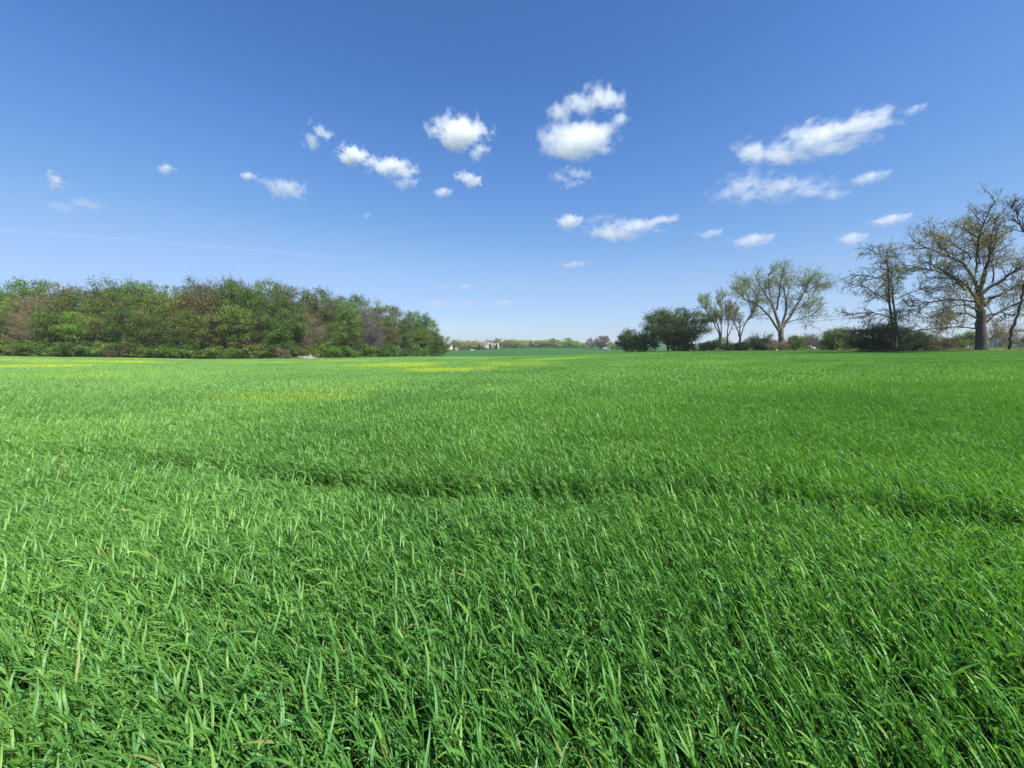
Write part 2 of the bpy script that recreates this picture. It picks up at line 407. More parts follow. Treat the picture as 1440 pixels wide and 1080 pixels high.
def build_wheat():
    rg = np.random.RandomState(5)
    pts = []
    # single tillers close by
    NEAR = 11.0
    sp = .0415
    gx, gy = np.meshgrid(np.arange(-19, 19, sp), np.arange(-.9, NEAR, sp))
    x = gx.ravel() + rg.uniform(-.5, .5, gx.size) * sp; y = gy.ravel() + rg.uniform(-.5, .5, gx.size) * sp
    keep = (abs(x) < 1.42 * np.maximum(y, 0) + 2.4) & (y < NEAR + rg.uniform(-.3, .3, len(x))) & ((y > .28) | (rg.rand(len(x)) < .5))
    keep &= ~(((x - TUFT[0]) ** 2 + (y - TUFT[1]) ** 2) < .19 ** 2)
    x, y = x[keep], y[keep]
    hgt = .84 + .22 * noise2(x, y, .55, 1) + .16 * noise2(x, y, 1.7, 2) + rg.normal(0, .06, len(x))
    d1 = track(x, y); d2 = track(x, y, 1.75)
    wv = noise2(x, y, .35, 33)
    t1 = 1 - smooth01(d1 + .16 * (wv - .5), .11 + .03 * (x > 0), .26); t2 = (1 - smooth01(d2, .06, .20)) * (noise2(x, y, 1.3, 8) > .35)
    thin = rg.rand(len(x)) > np.maximum(t1 * .68, t2 * .35)
    hgt = hgt * (1 - .68 * t1) * (1 - .25 * t2)
    x, y, hgt = x[thin], y[thin], hgt[thin]
    n = len(x)
    rot = np.stack([rg.normal(0, .05, n), rg.normal(0, .05, n) - .05, rg.normal(0, .30, n) + .7 * (noise2(x, y, 1.1, 6) - .5)], 1)
    scl = np.stack([np.full(n, 1.0) * rg.uniform(.9, 1.1, n)] * 2 + [hgt], 1)
    idx = rg.randint(0, NV, n)
    pts.append((x, y, H(x, y) - .01, rot, scl, idx))
    # tiles behind
    def tiles(y0, y1, step, i0, ni, size, jit):
        gx, gy = np.meshgrid(np.arange(-150, 130, step), np.arange(y0, y1, step))
        x = gx.ravel() + rg.uniform(-jit, jit, gx.size); y = gy.ravel() + rg.uniform(-jit, jit, gx.size)
        k = (abs(x) < 1.42 * y + 3) & (y < edge_y(x, y) - .5); x, y = x[k], y[k]; n = len(x)
        e = .4
        sx = (H(x + e, y) - H(x - e, y)) / (2 * e); sy = (H(x, y + e) - H(x, y - e)) / (2 * e)
        rot = np.stack([np.arctan(sy), -np.arctan(sx), rg.normal(0, .12, n)], 1)
        hgt = .86 + .18 * noise2(x, y, 3.1, 1) + .14 * noise2(x, y, 9, 2) 
        pts.append((x, y, H(x, y) - .01, rot, np.stack([np.ones(n), np.ones(n), hgt], 1), i0 + rg.randint(0, ni, n)))
    tiles(NEAR + TILE * .45, 172, TILE * .985, NV, NT, TILE, .04)
    x, y, z = (np.concatenate([p[i] for p in pts]) for i in range(3))
    rot = np.concatenate([p[3] for p in pts]); scl = np.concatenate([p[4] for p in pts]); idx = np.concatenate([p[5] for p in pts])
    m = bpy.data.meshes.new('wheat'); m.vertices.add(len(x)); m.vertices.foreach_set('co', np.stack([x, y, z], 1).astype(np.float32).ravel())
    def attr(nm, ty, fld, v): m.attributes.new(nm, ty, 'POINT').data.foreach_set(fld, v)
    attr('rot', 'FLOAT_VECTOR', 'vector', rot.astype(np.float32).ravel())
    attr('scl', 'FLOAT_VECTOR', 'vector', scl.astype(np.float32).ravel())
    attr('idx', 'INT', 'value', idx.astype(np.int32))
    dark = np.clip(.55 * noise2(x, y, 2.7, 13) + .45 * noise2(x, y, 13, 17) + .25 * noise2(x, y, .5, 19) - .35 + .25 * np.clip(x / 30, -1, 1), 0, .9)  # random patches; last term paints in the shadier look of the field's right side
    attr('tint', 'FLOAT_VECTOR', 'vector', np.stack([dark, np.clip(yellow(x, y) * rg.uniform(.5, 1.3, len(x)), 0, 1), rg.rand(len(x))], 1).astype(np.float32).ravel())
    o = link('wheat', m)
    g = bpy.data.node_groups.new('wheat_scatter', 'GeometryNodeTree')
    g.interface.new_socket('Geometry', in_out='INPUT', socket_type='NodeSocketGeometry')
    g.interface.new_socket('Geometry', in_out='OUTPUT', socket_type='NodeSocketGeometry')
    n, l = g.nodes, g.links
    gi = n.new('NodeGroupInput'); go = n.new('NodeGroupOutput')
    ci = n.new('GeometryNodeCollectionInfo'); ci.inputs['Collection'].default_value = proto
    ci.inputs['Separate Children'].default_value = True; ci.inputs['Reset Children'].default_value = True
    mp = n.new('GeometryNodeMeshToPoints'); l.new(gi.outputs[0], mp.inputs['Mesh'])
    ip = n.new('GeometryNodeInstanceOnPoints'); l.new(mp.outputs[0], ip.inputs['Points']); l.new(ci.outputs[0], ip.inputs['Instance'])
    ip.inputs['Pick Instance'].default_value = True
    def na(nm, ty):
        a = n.new('GeometryNodeInputNamedAttribute'); a.data_type = ty; a.inputs['Name'].default_value = nm
        return a.outputs['Attribute']
    l.new(na('idx', 'INT'), ip.inputs['Instance Index'])
    l.new(na('scl', 'FLOAT_VECTOR'), ip.inputs['Scale'])
    er = n.new('FunctionNodeEulerToRotation'); l.new(na('rot', 'FLOAT_VECTOR'), er.inputs[0]); l.new(er.outputs[0], ip.inputs['Rotation'])
    l.new(ip.outputs[0], go.inputs[0])
    md = o.modifiers.new('scatter', 'NODES'); md.node_group = g
    tag(o, 'dense green young wheat covering the whole field', 'crop', kind='stuff')
    print('wheat points', len(x))
build_wheat()

# ------------------------------------------------------------------ tree building
def unit(v): return v / (np.linalg.norm(v) + 1e-9)
def leaf_quads(rng, C, size, asp=.6, up=.3, seg=False):
    """diamond leaves of random bearing round the centres C"""
    n = len(C); C = np.asarray(C)
    a = rng.normal(0, 1, (n, 3)); a /= np.linalg.norm(a, axis=1)[:, None]
    b = rng.normal(0, 1, (n, 3)); b[:, 2] *= (1 - up); b = np.cross(a, b); b /= np.linalg.norm(b, axis=1)[:, None] + 1e-9
    s = (size * rng.uniform(.55, 1.35, n))[:, None]
    V = np.stack([C - a * s * .5, C + b * s * .5 * asp + a * s * .05, C + a * s * .5, C - b * s * .5 * asp - a * s * .05], 1).reshape(-1, 3)
    Q = np.arange(n * 4).reshape(-1, 4)
    return V, Q
def slivers(rng, P0, P1, w):
    """thin twigs: narrow three-cornered strips from P0 to P1"""
    n = len(P0); d = P1 - P0
    s = np.cross(d, rng.normal(0, 1, (n, 3))); s /= np.linalg.norm(s, axis=1)[:, None] + 1e-9
    s *= (w * rng.uniform(.6, 1.3, n))[:, None] / 2
    V = np.stack([P0 - s, P0 + s, P1], 1).reshape(-1, 3)
    return V, np.arange(n * 3).reshape(-1, 3)
def bez(a, b, c, n):
    t = np.linspace(0, 1, n)[:, None]; return (1 - t) ** 2 * a + 2 * t * (1 - t) * b + t * t * c

def clump_tree(seed, h, cr, z0, nclump=55, leaves=90, leaf=.34, clump_r=1.1, twigs=20, trunk_r=.2, stems=1, shape='round', top=1.0, twig_w=.05, barks=M_bark, lean=(0, 0)):
    """trunk and limbs reaching out to clumps of leaves that fill an uneven crown; returns (wood mesh, crown mesh)"""
    rg = np.random.RandomState(seed); wd = MB()
    zc = (z0 + h) / 2; rz = (h - z0) / 2
    lob = [(unit(rg.normal(0, 1, 3)), rg.uniform(-.22, .25)) for _ in range(7)]
    pts = []
    while len(pts) < nclump:
        v = unit(rg.normal(0, 1, 3)); r = rg.uniform(.12, 1) ** .42
        k = 1 + sum(a * max(0, float(v @ u)) ** 3 for u, a in lob)
        rr = cr * r * k; zz = v[2] * rz * r * (1 + (k - 1) * .6)
        if shape == 'cone': rr *= .25 + .95 * (1 - (zz + rz) / (2 * rz))
        if shape == 'flat': zz = zz * .8 + rz * .15 if zz > 0 else zz
        if shape == 'vase': rr *= .55 + .5 * (zz + rz) / (2 * rz)
        if shape == 'bush': zz = abs(zz) * 1.0 - rz * .95 * (rg.rand() ** 1.5)
        pts.append([v[0] * rr + lean[0] * (zz + zc) / h, v[1] * rr + lean[1] * (zz + zc) / h, zz + zc])
    pts = np.array(pts)
    bases = [np.array([0, 0, 0.])] if stems == 1 else [np.array([*(rg.normal(0, .12 * cr, 2)), 0]) for _ in range(stems)]
    trunks = []
    for b in bases:
        topz = h * (.72 if stems == 1 else rg.uniform(.6, .8))
        e = np.array([b[0] * 2.2 + rg.normal(0, .06 * cr) + lean[0] * .7, b[1] * 2.2 + rg.normal(0, .06 * cr) + lean[1] * .7, topz])
        m_ = (b + e) / 2 + np.array([*rg.normal(0, .03 * h, 2), 0])
        P = bez(b, m_, e, 9); P[0, 2] = -.4
        rr = trunk_r * (1 if stems == 1 else .6) * (1 - .85 * np.linspace(0, 1, 9)); rr[0] *= 1.35
        wd.tube(P, rr, 7); trunks.append(P)
    LC, T0, T1 = [], [], []
    for c in pts:
        P = trunks[rg.randint(len(trunks))] if stems > 1 else trunks[0]
        hz = np.clip(c[2] * rg.uniform(.45, .8) - .05 * h, h * .06, P[-1, 2]); k = np.argmin(abs(P[:, 2] - hz))
        a = P[k]; mid = a * .4 + c * .6 + np.array([0, 0, -.06 * h * rg.rand()]) + rg.normal(0, .04 * h, 3) * .5
        B = bez(a, mid, c, 6); r0 = trunk_r * .32 * (1 - .6 * k / 8)
        wd.tube(B, np.linspace(r0, .012, 6), 4)
        r = clump_r * rg.uniform(.65, 1.35)
        n = max(1, int(leaves * rg.uniform(.5, 1.4)))
        if leaves:
            q = rg.normal(0, 1, (n, 3)) * [1, 1, .62] * r * .52; q += c
            LC.append(q)
        if twigs:
            o = unit(c - np.array([0, 0, zc * .8])); k2 = max(2, int(twigs * rg.uniform(.7, 1.3)))
            s0 = B[rg.randint(3, 6, k2)] + rg.normal(0, .05, (k2, 3)); dd = rg.normal(0, 1, (k2, 3)) + o * 1.1 + [0, 0, .35]
            dd /= np.linalg.norm(dd, axis=1)[:, None]
            s1 = s0 + dd * r * rg.uniform(.6, 1.6, (k2, 1)); T0.append(s0); T1.append(s1)
            for _ in range(3):
                f = rg.uniform(.3, .95, (k2, 1)); p = s0 * (1 - f) + s1 * f; dd2 = dd + rg.normal(0, .8, (k2, 3)); dd2 /= np.linalg.norm(dd2, axis=1)[:, None]
                T0.append(p); T1.append(p + dd2 * r * rg.uniform(.25, .7, (k2, 1)))
    Vs, Fs = [], []
    wood = wd
    if T0:
        V, T = slivers(rg, np.concatenate(T0), np.concatenate(T1), twig_w)
        wood.add(V, None, T)
    wm = wood.mesh('wood_%d' % seed, barks)
    cm = None
    if LC:
        V, Q = leaf_quads(rg, np.concatenate(LC), leaf)
        cm = raw_mesh('crown_%d' % seed, V, Q, M_leaf)
    return wm, cm
def place_tree(name, pair, loc, scale, rz, col, label, cat, group, wood_col=None, part=('trunk', 'crown')):
    root = empty(name, (loc[0], loc[1], loc[2])); root.rotation_euler = (0, 0, rz)
    root.scale = scale if hasattr(scale, '__len__') else (scale,) * 3
    w = link(part[0], pair[0], root)
    if wood_col:
        w.material_slots[0].link = 'OBJECT'; w.material_slots[0].material = wood_col
    if pair[1]:
        c = link(part[1], pair[1], root); c.color = (*col, 1)
    tag(root, label, cat, group)
    return root

# colours of foliage
GR_DEEP = (.09, .165, .03); GR_MID = (.125, .21, .035); GR_LITE = (.165, .27, .045); GR_YEL = (.20, .25, .05)
GR_OLIVE = (.14, .155, .045); BUD_TAN = (.20, .175, .085); BUD_RED = (.175, .145, .08); GREYG = (.11, .125, .065); SILV = (.15, .18, .10)

# ---- the wood on the low side of the field: tree variants at unit size (12 m tall)
VAR = [clump_tree(100 + i, 12, 4.3, 1.4, 95, 150, .25, 1.15, 10, .2) for i in range(4)] + \
      [clump_tree(110 + i, 12, 3.8, 2.4, 70, 110, .23, 1.0, 18, .2, shape='vase') for i in range(3)] 
BARE = [clump_tree(120 + i, 12, 4.2, 1.8, 75, 48, .19, 1.2, 34, .2, barks=M_bark_pale, twig_w=.035) for i in range(3)]
BUSH = [clump_tree(130 + i, 4, 2.3, .3, 34, 85, .28, .75, 8, .08, stems=4, shape='bush') for i in range(3)]
BBUSH = [clump_tree(135 + i, 4, 2.4, .5, 40, 14, .16, .8, 34, .08, stems=5, shape='bush', barks=M_bark_pale, twig_w=.035) for i in range(2)]
M_grey = simple('grey_twigs', (.16, .14, .125), .9, .2, .3, 3)
M_redtw = simple('reddish_twigs', (.18, .14, .10), .9, .2, .3, 3)
M_tantw = simple('tan_twigs', (.22, .17, .11), .9, .2, .3, 3)

TOPX = [0, 50, 75, 100, 140, 180, 215, 240, 260, 300, 340, 370, 400, 440, 470, 500, 530, 560, 585, 605, 625, 632]
TOPY = [408, 394, 402, 400, 398, 392, 396, 404, 399, 393, 387, 392, 393, 402, 408, 410, 420, 432, 438, 442, 458, 478]
EDX = [0, 300, 420, 500, 560, 600, 625]; EDY = [78, 80, 86, 104, 124, 138, 150]
ORD = ['first', 'second', 'third', 'fourth', 'fifth', 'sixth', 'seventh', 'eighth', 'ninth', 'tenth', 'eleventh', 'twelfth', 'thirteenth', 'fourteenth',
       'fifteenth', 'sixteenth', 'seventeenth', 'eighteenth', 'nineteenth', 'twentieth', 'twenty-first', 'twenty-second', 'twenty-third', 'twenty-fourth', 'twenty-fifth', 'twenty-sixth']
TENS = ['', '', 'twenty', 'thirty', 'forty']
def ordw(k):
    if k <= 19: return ORD[k - 1]
    if k % 10 == 0: return {20: 'twentieth', 30: 'thirtieth', 40: 'fortieth'}[k]
    return TENS[k // 10] + '-' + ORD[k % 10 - 1]
rr = random.Random(3)
KIND = {'g': (VAR, GR_MID, 'mid green leafy', M_bark), 'd': (VAR, GR_DEEP, 'deep green leafy', M_bark), 'l': (VAR, GR_LITE, 'fresh green leafy', M_bark),
        'y': (VAR, GR_YEL, 'yellow green budding', M_bark), 'o': (VAR, GR_OLIVE, 'olive green leafy', M_bark), 's': (VAR[4:], SILV, 'pale silvery green', M_bark_pale),
        'b': (BARE, BUD_TAN, 'tan bare-branched', M_tantw), 'r': (BARE, BUD_RED, 'reddish brown bare-branched', M_redtw), 'a': (BARE, GREYG, 'grey bare-branched', M_grey)}
def wood_row(row, xs, kinds, dY, hfun, name, group, where, s_w=1.0):
    n = len(xs)
    for i, px in enumerate(xs):
        Y = np.interp(px, EDX, EDY) + dY + rr.uniform(-1.2, 1.2)
        k = kinds[i % len(kinds)]; vs, col, desc, wm = KIND[k]
        X = (px - CX) / F * Y; z = Hs(X, Y)
        topy = hfun(px); hgt = EYE + (HZ - topy) * Y / F * 1.0 - z
        sc = max(hgt, 3) / 12.0
        sw = sc ** .6 * s_w * rr.uniform(.9, 1.1)
        c = tuple(v * rr.uniform(.85, 1.15) for v in col)
        place_tree(name, vs[rr.randrange(len(vs))], (X, Y, z), (sw, sw, sc), rr.uniform(0, 6.28), c,
                   '%s tree, %s from the gap end in the %s' % (desc, ordw(n - i), where), 'tree', group, wm)
top = lambda px: float(np.interp(px, TOPX, TOPY))
# rear row carries the skyline, middle row fills, front row stands at the field edge
wood_row(2, [-30, 8, 50, 90, 122, 152, 185, 215, 250, 285, 312, 342, 372, 402, 436, 470, 502, 532, 556, 580, 598], 'gsgyadgllsaalsgsgygdg', 15, lambda p: top(p) + rr.uniform(-2, 4), 'woodland_tree', 'tall trees at the back of the wood', 'back row of the wood', 1.0)
wood_row(1, [-12, 28, 66, 104, 138, 168, 200, 232, 268, 298, 330, 358, 388, 420, 452, 486, 516, 546, 570, 592, 612], 'glbodgglyodggdogalg', 8, lambda p: top(p) + 12 + rr.uniform(-4, 8), 'woodland_tree', 'trees in the middle of the wood', 'middle row of the wood', 1.0)
wood_row(0, [-24, 14, 46, 80, 112, 146, 176, 206, 240, 272, 306, 336, 368, 404, 432, 466, 492, 520, 548, 572, 594, 611, 621], 'dgbglydgdgyldgbglaoggd', 2.0, lambda p: top(p) + (500 - top(p)) * rr.uniform(.28, .5), 'woodland_edge_tree', 'lower trees along the edge of the wood', 'front row of the wood', 1.0)
# shrubs under the wood's edge
xs = list(range(-18, 628, 19)); ORD2 = []
KB = {'g': (BUSH, GR_MID, 'mid green leafy', M_bark), 'd': (BUSH, GR_DEEP, 'dark green leafy', M_bark), 'l': (BUSH, GR_LITE, 'bright green leafy', M_bark), 'b': (BBUSH, BUD_TAN, 'tan leafless', M_tantw), 'r': (BBUSH, BUD_RED, 'brown leafless', M_redtw), 'y': (BUSH, GR_YEL, 'yellow green leafy', M_bark)}
BK = 'dlbgdgldglrdgdlgdlgdydbdygdlgdddgd'
for i, px in enumerate(xs):
    px = px + rr.uniform(-5, 5)
    Y = np.interp(px, EDX, EDY) - rr.uniform(.2, 1.6); X = (px - CX) / F * Y
    vs, col, desc, wm = KB[BK[i % len(BK)]]; s_ = rr.uniform(.75, 1.25)
    place_tree('woodland_shrub', vs[rr.randrange(len(vs))], (X, Y, Hs(X, Y)), (s_ * 1.15, s_ * 1.0, s_ * rr.uniform(.7, 1.05)), rr.uniform(0, 6.28), tuple(v * rr.uniform(.85, 1.2) for v in col),
               '%s shrub, %s from the gap end under the wood edge' % (desc, ordw(len(xs) - i)), 'shrub', 'shrubs under the edge of the wood', wm, ('stem', 'foliage'))

# ------------------------------------------------------------------ the single trees on the high side: limbs follow the photograph
def limb_tree(name, seed, Y, base_px, limbs, label, col, group=None, barkm=M_bark, twig=(3, 1), L1=3.0, leaf=.16, leaves=7, up=.25, dens=1.0, droop=0.0, wood_w=.03, depth=1.0, extra=0, cat='tree', wbase=.9):
    """limbs: list of (points in photograph pixels, radius at start, radius at end, depth swing in metres)"""
    rg = np.random.RandomState(seed)
    B = at(*base_px, Y); gz = Hs(B[0], Y); B[2] = gz
    wd = MB(); T0, T1, LP = [], [], []
    paths = []
    for pts, r0, r1, dep in limbs:
        P = np.array([at(px, py, Y) for px, py in pts]) - B
        n = len(P); s = np.linspace(0, 1, n); P[:, 1] += dep * s ** 1.2
        # refine and roughen
        k = max(6, n * 3); t = np.linspace(0, n - 1, k); Pn = np.stack([np.interp(t, np.arange(n), P[:, c]) for c in range(3)], 1)
        for _ in range(2): Pn[1:-1] = (Pn[:-2] + 2 * Pn[1:-1] + Pn[2:]) / 4
        Pn[1:-1] += rg.normal(0, .05, (k - 2, 3))
        rad = r0 + (r1 - r0) * np.linspace(0, 1, k) ** .8
        wd.tube(Pn, rad, 8 if r0 > .25 else 6); paths.append((Pn, rad, dep))
    # side limbs springing off the main ones
    def spawn(Pn, L, r, level, dens_):
        seglen = np.linalg.norm(np.diff(Pn, axis=0), axis=1).sum()
        nb = max(2, int(seglen * dens_ * (2.6 if level == 1 else 4.2)))
        for q in range(nb):
            f = rg.uniform(.22 if level == 1 else .12, 1.0); k = f * (len(Pn) - 1); i = min(int(k), len(Pn) - 2)
            p = Pn[i] + (Pn[i + 1] - Pn[i]) * (k - i); d = unit(Pn[i + 1] - Pn[i])
            s = unit(np.cross(d, rg.normal(0, 1, 3))); a = R(rg.uniform(28, 68))
            dd = unit(d * math.cos(a) + s * math.sin(a) + np.array([0, 0, up - droop]))
            l_ = L * rg.uniform(.45, 1.1) * (1.15 - .5 * f)
            m_ = p + dd * l_ * .55 + rg.normal(0, .06 * l_, 3); e = p + unit(dd + np.array([0, 0, up * .7 - droop * 1.6]) + rg.normal(0, .2, 3)) * l_
            C = bez(p, m_, e, 5)
            if level == 1:
                wd.tube(C, np.linspace(min(r, .05), .014, 5), 4); spawn(C, L * .5, .03, 2, dens_)
            else:
                wd.tube(C[::2], np.linspace(.010, .005, 3), 3)
                nt = 6; t0 = C[rg.randint(1, 5, nt)]; d3 = rg.normal(0, .7, (nt, 3)) + unit(C[-1] - C[0]) + [0, 0, up * .5 - droop]
                d3 /= np.linalg.norm(d3, axis=1)[:, None]; t1 = t0 + d3 * L * .32 * rg.uniform(.4, 1.2, (nt, 1))
                T0.append(t0); T1.append(t1)
                if leaves:
                    nl = rg.poisson(leaves)
                    w = rg.randint(0, nt, nl); ff = rg.uniform(.2, 1.1, (nl, 1))
                    LP.append(t0[w] * (1 - ff) + t1[w] * ff + rg.normal(0, .07, (nl, 3)))
    for Pn, rad, dep in paths[wbase_skip(limbs):]:
        spawn(Pn, L1, rad[-1] * 1.2 + .02, 1, dens)
    V, T = slivers(rg, np.concatenate(T0), np.concatenate(T1), wood_w); wd.add(V, None, T)
    root = empty(name, B)
    wd.build('trunk', barkm, root)
    if LP:
        V, Q = leaf_quads(rg, np.concatenate(LP), leaf)
        c = link('crown', raw_mesh('crown', V, Q, M_leaf), root); c.color = (*col, 1)
    tag(root, label, cat, group); return root
def wbase_skip(limbs): return 1

# great oak
Yo = 47.0
oak = [
 ([(1379, 492), (1379, 470), (1379, 450), (1379, 431), (1377, 410)], 0.56, 0.34, 0),
 ([(1376, 434), (1372, 424), (1357, 408), (1334, 392), (1306, 381), (1284, 372)], 0.240, 0.049, -1.5),
 ([(1357, 408), (1350, 392), (1338, 380), (1318, 373), (1298, 366)], 0.136, 0.035, 2.5),
 ([(1376, 412), (1373, 383), (1366, 364), (1352, 357), (1338, 345), (1322, 330)], 0.208, 0.042, 3),
 ([(1377, 410), (1381, 388), (1378, 371), (1375, 358), (1372, 336), (1372, 312)], 0.240, 0.042, -2),
 ([(1379, 408), (1386, 388), (1396, 372), (1406, 356), (1417, 338), (1424, 314)], 0.208, 0.042, 1.5),
 ([(1380, 414), (1396, 396), (1419, 378), (1440, 360), (1462, 340)], 0.208, 0.042, -3),
 ([(1384, 430), (1403, 417), (1426, 412), (1450, 402), (1475, 392)], 0.192, 0.042, 2.5),
 ([(1383, 447), (1403, 436), (1422, 424), (1440, 410), (1465, 402)], 0.160, 0.035, -2.5),
 ([(1382, 458), (1399, 446), (1415, 438), (1431, 440), (1450, 442)], 0.112, 0.028, 1.5),
 ([(1374, 424), (1343, 420), (1315, 424), (1288, 436)], 0.128, 0.021, 2.5),
 ([(1374, 437), (1352, 429), (1327, 431), (1296, 442), (1272, 455)], 0.136, 0.021, -3),
 ([(1373, 447), (1350, 438), (1329, 443), (1311, 460)], 0.112, 0.021, -1),
 ([(1374, 462), (1354, 459), (1338, 461), (1320, 462)], 0.096, 0.021, 2),
 ([(1357, 408), (1338, 400), (1315, 404), (1288, 412)], 0.104, 0.021, -3),
 ([(1352, 357), (1340, 362), (1322, 356), (1300, 350), (1290, 345)], 0.072, 0.021, -2),
 ([(1373, 383), (1362, 366), (1350, 340), (1344, 316), (1340, 300)], 0.112, 0.028, -4),
 ([(1378, 371), (1386, 350), (1394, 328), (1397, 312), (1396, 302)], 0.120, 0.028, 4),
 ([(1366, 364), (1358, 340), (1353, 324), (1358, 310)], 0.080, 0.021, 4),
 ([(1396, 396), (1408, 372), (1420, 350), (1434, 330), (1440, 316)], 0.096, 0.021, 4),
]
limb_tree('oak_tree', 7, Yo, (1379, 489), oak, 'huge spreading oak with a thick dark trunk and long drooping side limbs', (.26, .25, .07), barkm=M_bark, L1=2.7, leaf=.12, leaves=9, up=.04, dens=1.05, wood_w=.024)

# tall open elm
Ye = 76.0
elm = [
 ([(1099, 492), (1099, 478), (1098, 462)], .52, .44, 0),
 ([(1096, 466), (1082, 447), (1064, 431), (1047, 422), (1040, 412)], .26, .06, -2),
 ([(1064, 431), (1067, 416), (1060, 400), (1054, 388)], .16, .05, 2),
 ([(1097, 462), (1092, 436), (1084, 418), (1077, 403), (1073, 387)], .3, .06, 2),
 ([(1092, 436), (1093, 411), (1088, 395), (1087, 382)], .2, .05, -3),
 ([(1099, 462), (1107, 438), (1108, 416), (1107, 399)], .3, .06, 1),
 ([(1101, 460), (1115, 433), (1125, 413), (1128, 391)], .28, .06, -2),
 ([(1110, 442), (1127, 433), (1145, 428), (1158, 420)], .14, .03, 3),
 ([(1120, 422), (1138, 404), (1155, 400)], .12, .03, -2),
 ([(1104, 455), (1120, 448), (1134, 441)], .1, .02, -3),
 ([(1108, 416), (1116, 402), (1120, 386)], .12, .04, 3),
 ([(1084, 418), (1072, 408), (1062, 390)], .12, .04, -4),
 ([(1064, 431), (1052, 416), (1046, 402)], .12, .03, 4),
 ([(1127, 433), (1142, 416), (1150, 402), (1148, 394)], .12, .04, 0), ([(1125, 413), (1136, 398), (1138, 388)], .1, .03, 2), ([(1047, 422), (1043, 408), (1050, 396)], .1, .03, 1),
]
limb_tree('elm_tree', 8, Ye, (1099, 490), elm, 'tall vase-shaped open elm with pale forked limbs and a domed thin crown', (.23, .30, .08), barkm=M_bark_pale, L1=3.2, leaf=.14, leaves=11, up=.12, dens=.95, wood_w=.028)

# slim trees left of the elm
Ys = 84.0
limb_tree('slim_tree', 9, Ys, (1012, 487), [
 ([(1014, 488), (1013, 476), (1012, 468)], .28, .22, 0),
 ([(1013, 472), (1010, 455), (1004, 433), (998, 424)], .18, .05, 1), ([(1012, 470), (1002, 453), (990, 438), (981, 428)], .15, .04, -2),
 ([(1014, 474), (1017, 455), (1020, 436), (1016, 422)], .15, .05, 2), ([(1004, 433), (1010, 424), (1014, 416)], .08, .03, -1), ([(998, 446), (992, 430), (994, 420)], .09, .03, 2)],
 'slim forked tree with thin pale green crown, next to the dense dark tree', (.22, .28, .09), barkm=M_bark_pale, L1=2.6, leaf=.15, leaves=12, up=.42, dens=1.0, wood_w=.028, group='slim young trees between elm and dark tree')
limb_tree('slim_tree', 10, Ys + 2, (1023, 487), [
 ([(1023, 488), (1023, 476), (1023, 470)], .2, .16, 0),
 ([(1023, 472), (1024, 455), (1026, 438), (1025, 430)], .14, .04, 0), ([(1023, 474), (1031, 460), (1036, 446), (1034, 438)], .12, .04, 1), ([(1024, 455), (1018, 442), (1020, 430)], .08, .03, -1)],
 'straight narrow tree standing between two slim forked trees', (.17, .18, .08), barkm=M_bark_pale, L1=2.3, leaf=.15, leaves=12, up=.42, dens=1.0, wood_w=.028, group='slim young trees between elm and dark tree')
limb_tree('slim_tree', 12, Ys - 2, (1041, 487), [
 ([(1041, 488), (1040, 476), (1040, 468)], .24, .2, 0),
 ([(1040, 470), (1033, 452), (1029, 440), (1032, 430)], .13, .04, 1), ([(1041, 474), (1045, 458), (1052, 444), (1054, 436)], .13, .04, -1), ([(1041, 468), (1043, 450), (1042, 436)], .12, .04, 2)],
 'slim forked tree with thin greyish crown, close beside the elm', (.19, .17, .10), barkm=M_bark_pale, L1=2.5, leaf=.15, leaves=11, up=.4, dens=1.0, wood_w=.028, group='slim young trees between elm and dark tree')
# two-trunk tree beside the oak
Yp = 52.0
limb_tree('layered_tree', 13, Yp, (1255, 488), [
 ([(1256, 490), (1255, 470), (1255, 455)], .2, .16, 0),
 ([(1255, 458), (1251, 420), (1249, 390), (1248, 366), (1247, 350)], .17, .05, 0),
 ([(1260, 490), (1262, 460), (1261, 430), (1262, 395), (1264, 372)], .2, .05, 1),
 ([(1250, 424), (1232, 415), (1211, 404), (1190, 402)], .09, .03, -1), ([(1255, 447), (1230, 438), (1200, 443)], .08, .025, 1),
 ([(1249, 396), (1232, 386), (1214, 384)], .08, .02, 2), ([(1249, 380), (1236, 368), (1224, 360)], .08, .02, -2),
 ([(1248, 366), (1258, 354), (1266, 346)], .07, .02, 1), ([(1248, 372), (1240, 356), (1234, 348)], .07, .02, 1), ([(1262, 420), (1276, 410), (1286, 404)], .07, .02, -2),
 ([(1262, 440), (1278, 434), (1290, 436)], .06, .02, 1), ([(1262, 400), (1274, 384), (1284, 372)], .07, .02, 2), ([(1250, 408), (1232, 400), (1218, 396)], .06, .02, -3)],
 'tree with two straight thin trunks and loose drooping side branches, beside the oak', (.22, .24, .09), barkm=M_bark, L1=2.1, leaf=.11, leaves=13, up=.05, droop=.05, dens=1.05, wood_w=.028)
# leaning tree at the oak's other side, its crown carried off to the side
limb_tree('leaning_tree', 14, 42.0, (1419, 489), [
 ([(1419, 491), (1421, 474), (1425, 456), (1433, 440), (1436, 420), (1442, 398)], .14, .1, 0),
 ([(1440, 402), (1450, 370), (1456, 335), (1460, 300), (1462, 270)], .16, .05, 0), ([(1452, 360), (1446, 330), (1442, 300), (1441, 284)], .09, .03, 1),
 ([(1455, 340), (1470, 310), (1480, 285)], .1, .03, -1), ([(1436, 420), (1450, 410), (1468, 404)], .08, .03, 1), ([(1456, 330), (1450, 305), (1450, 282), (1452, 268)], .08, .03, -1)],
 'thin crooked dark tree leaning away from the oak trunk', (.17, .15, .07), barkm=M_bark_dark, L1=1.9, leaf=.12, leaves=6, up=.3, dens=1.2, wood_w=.025)

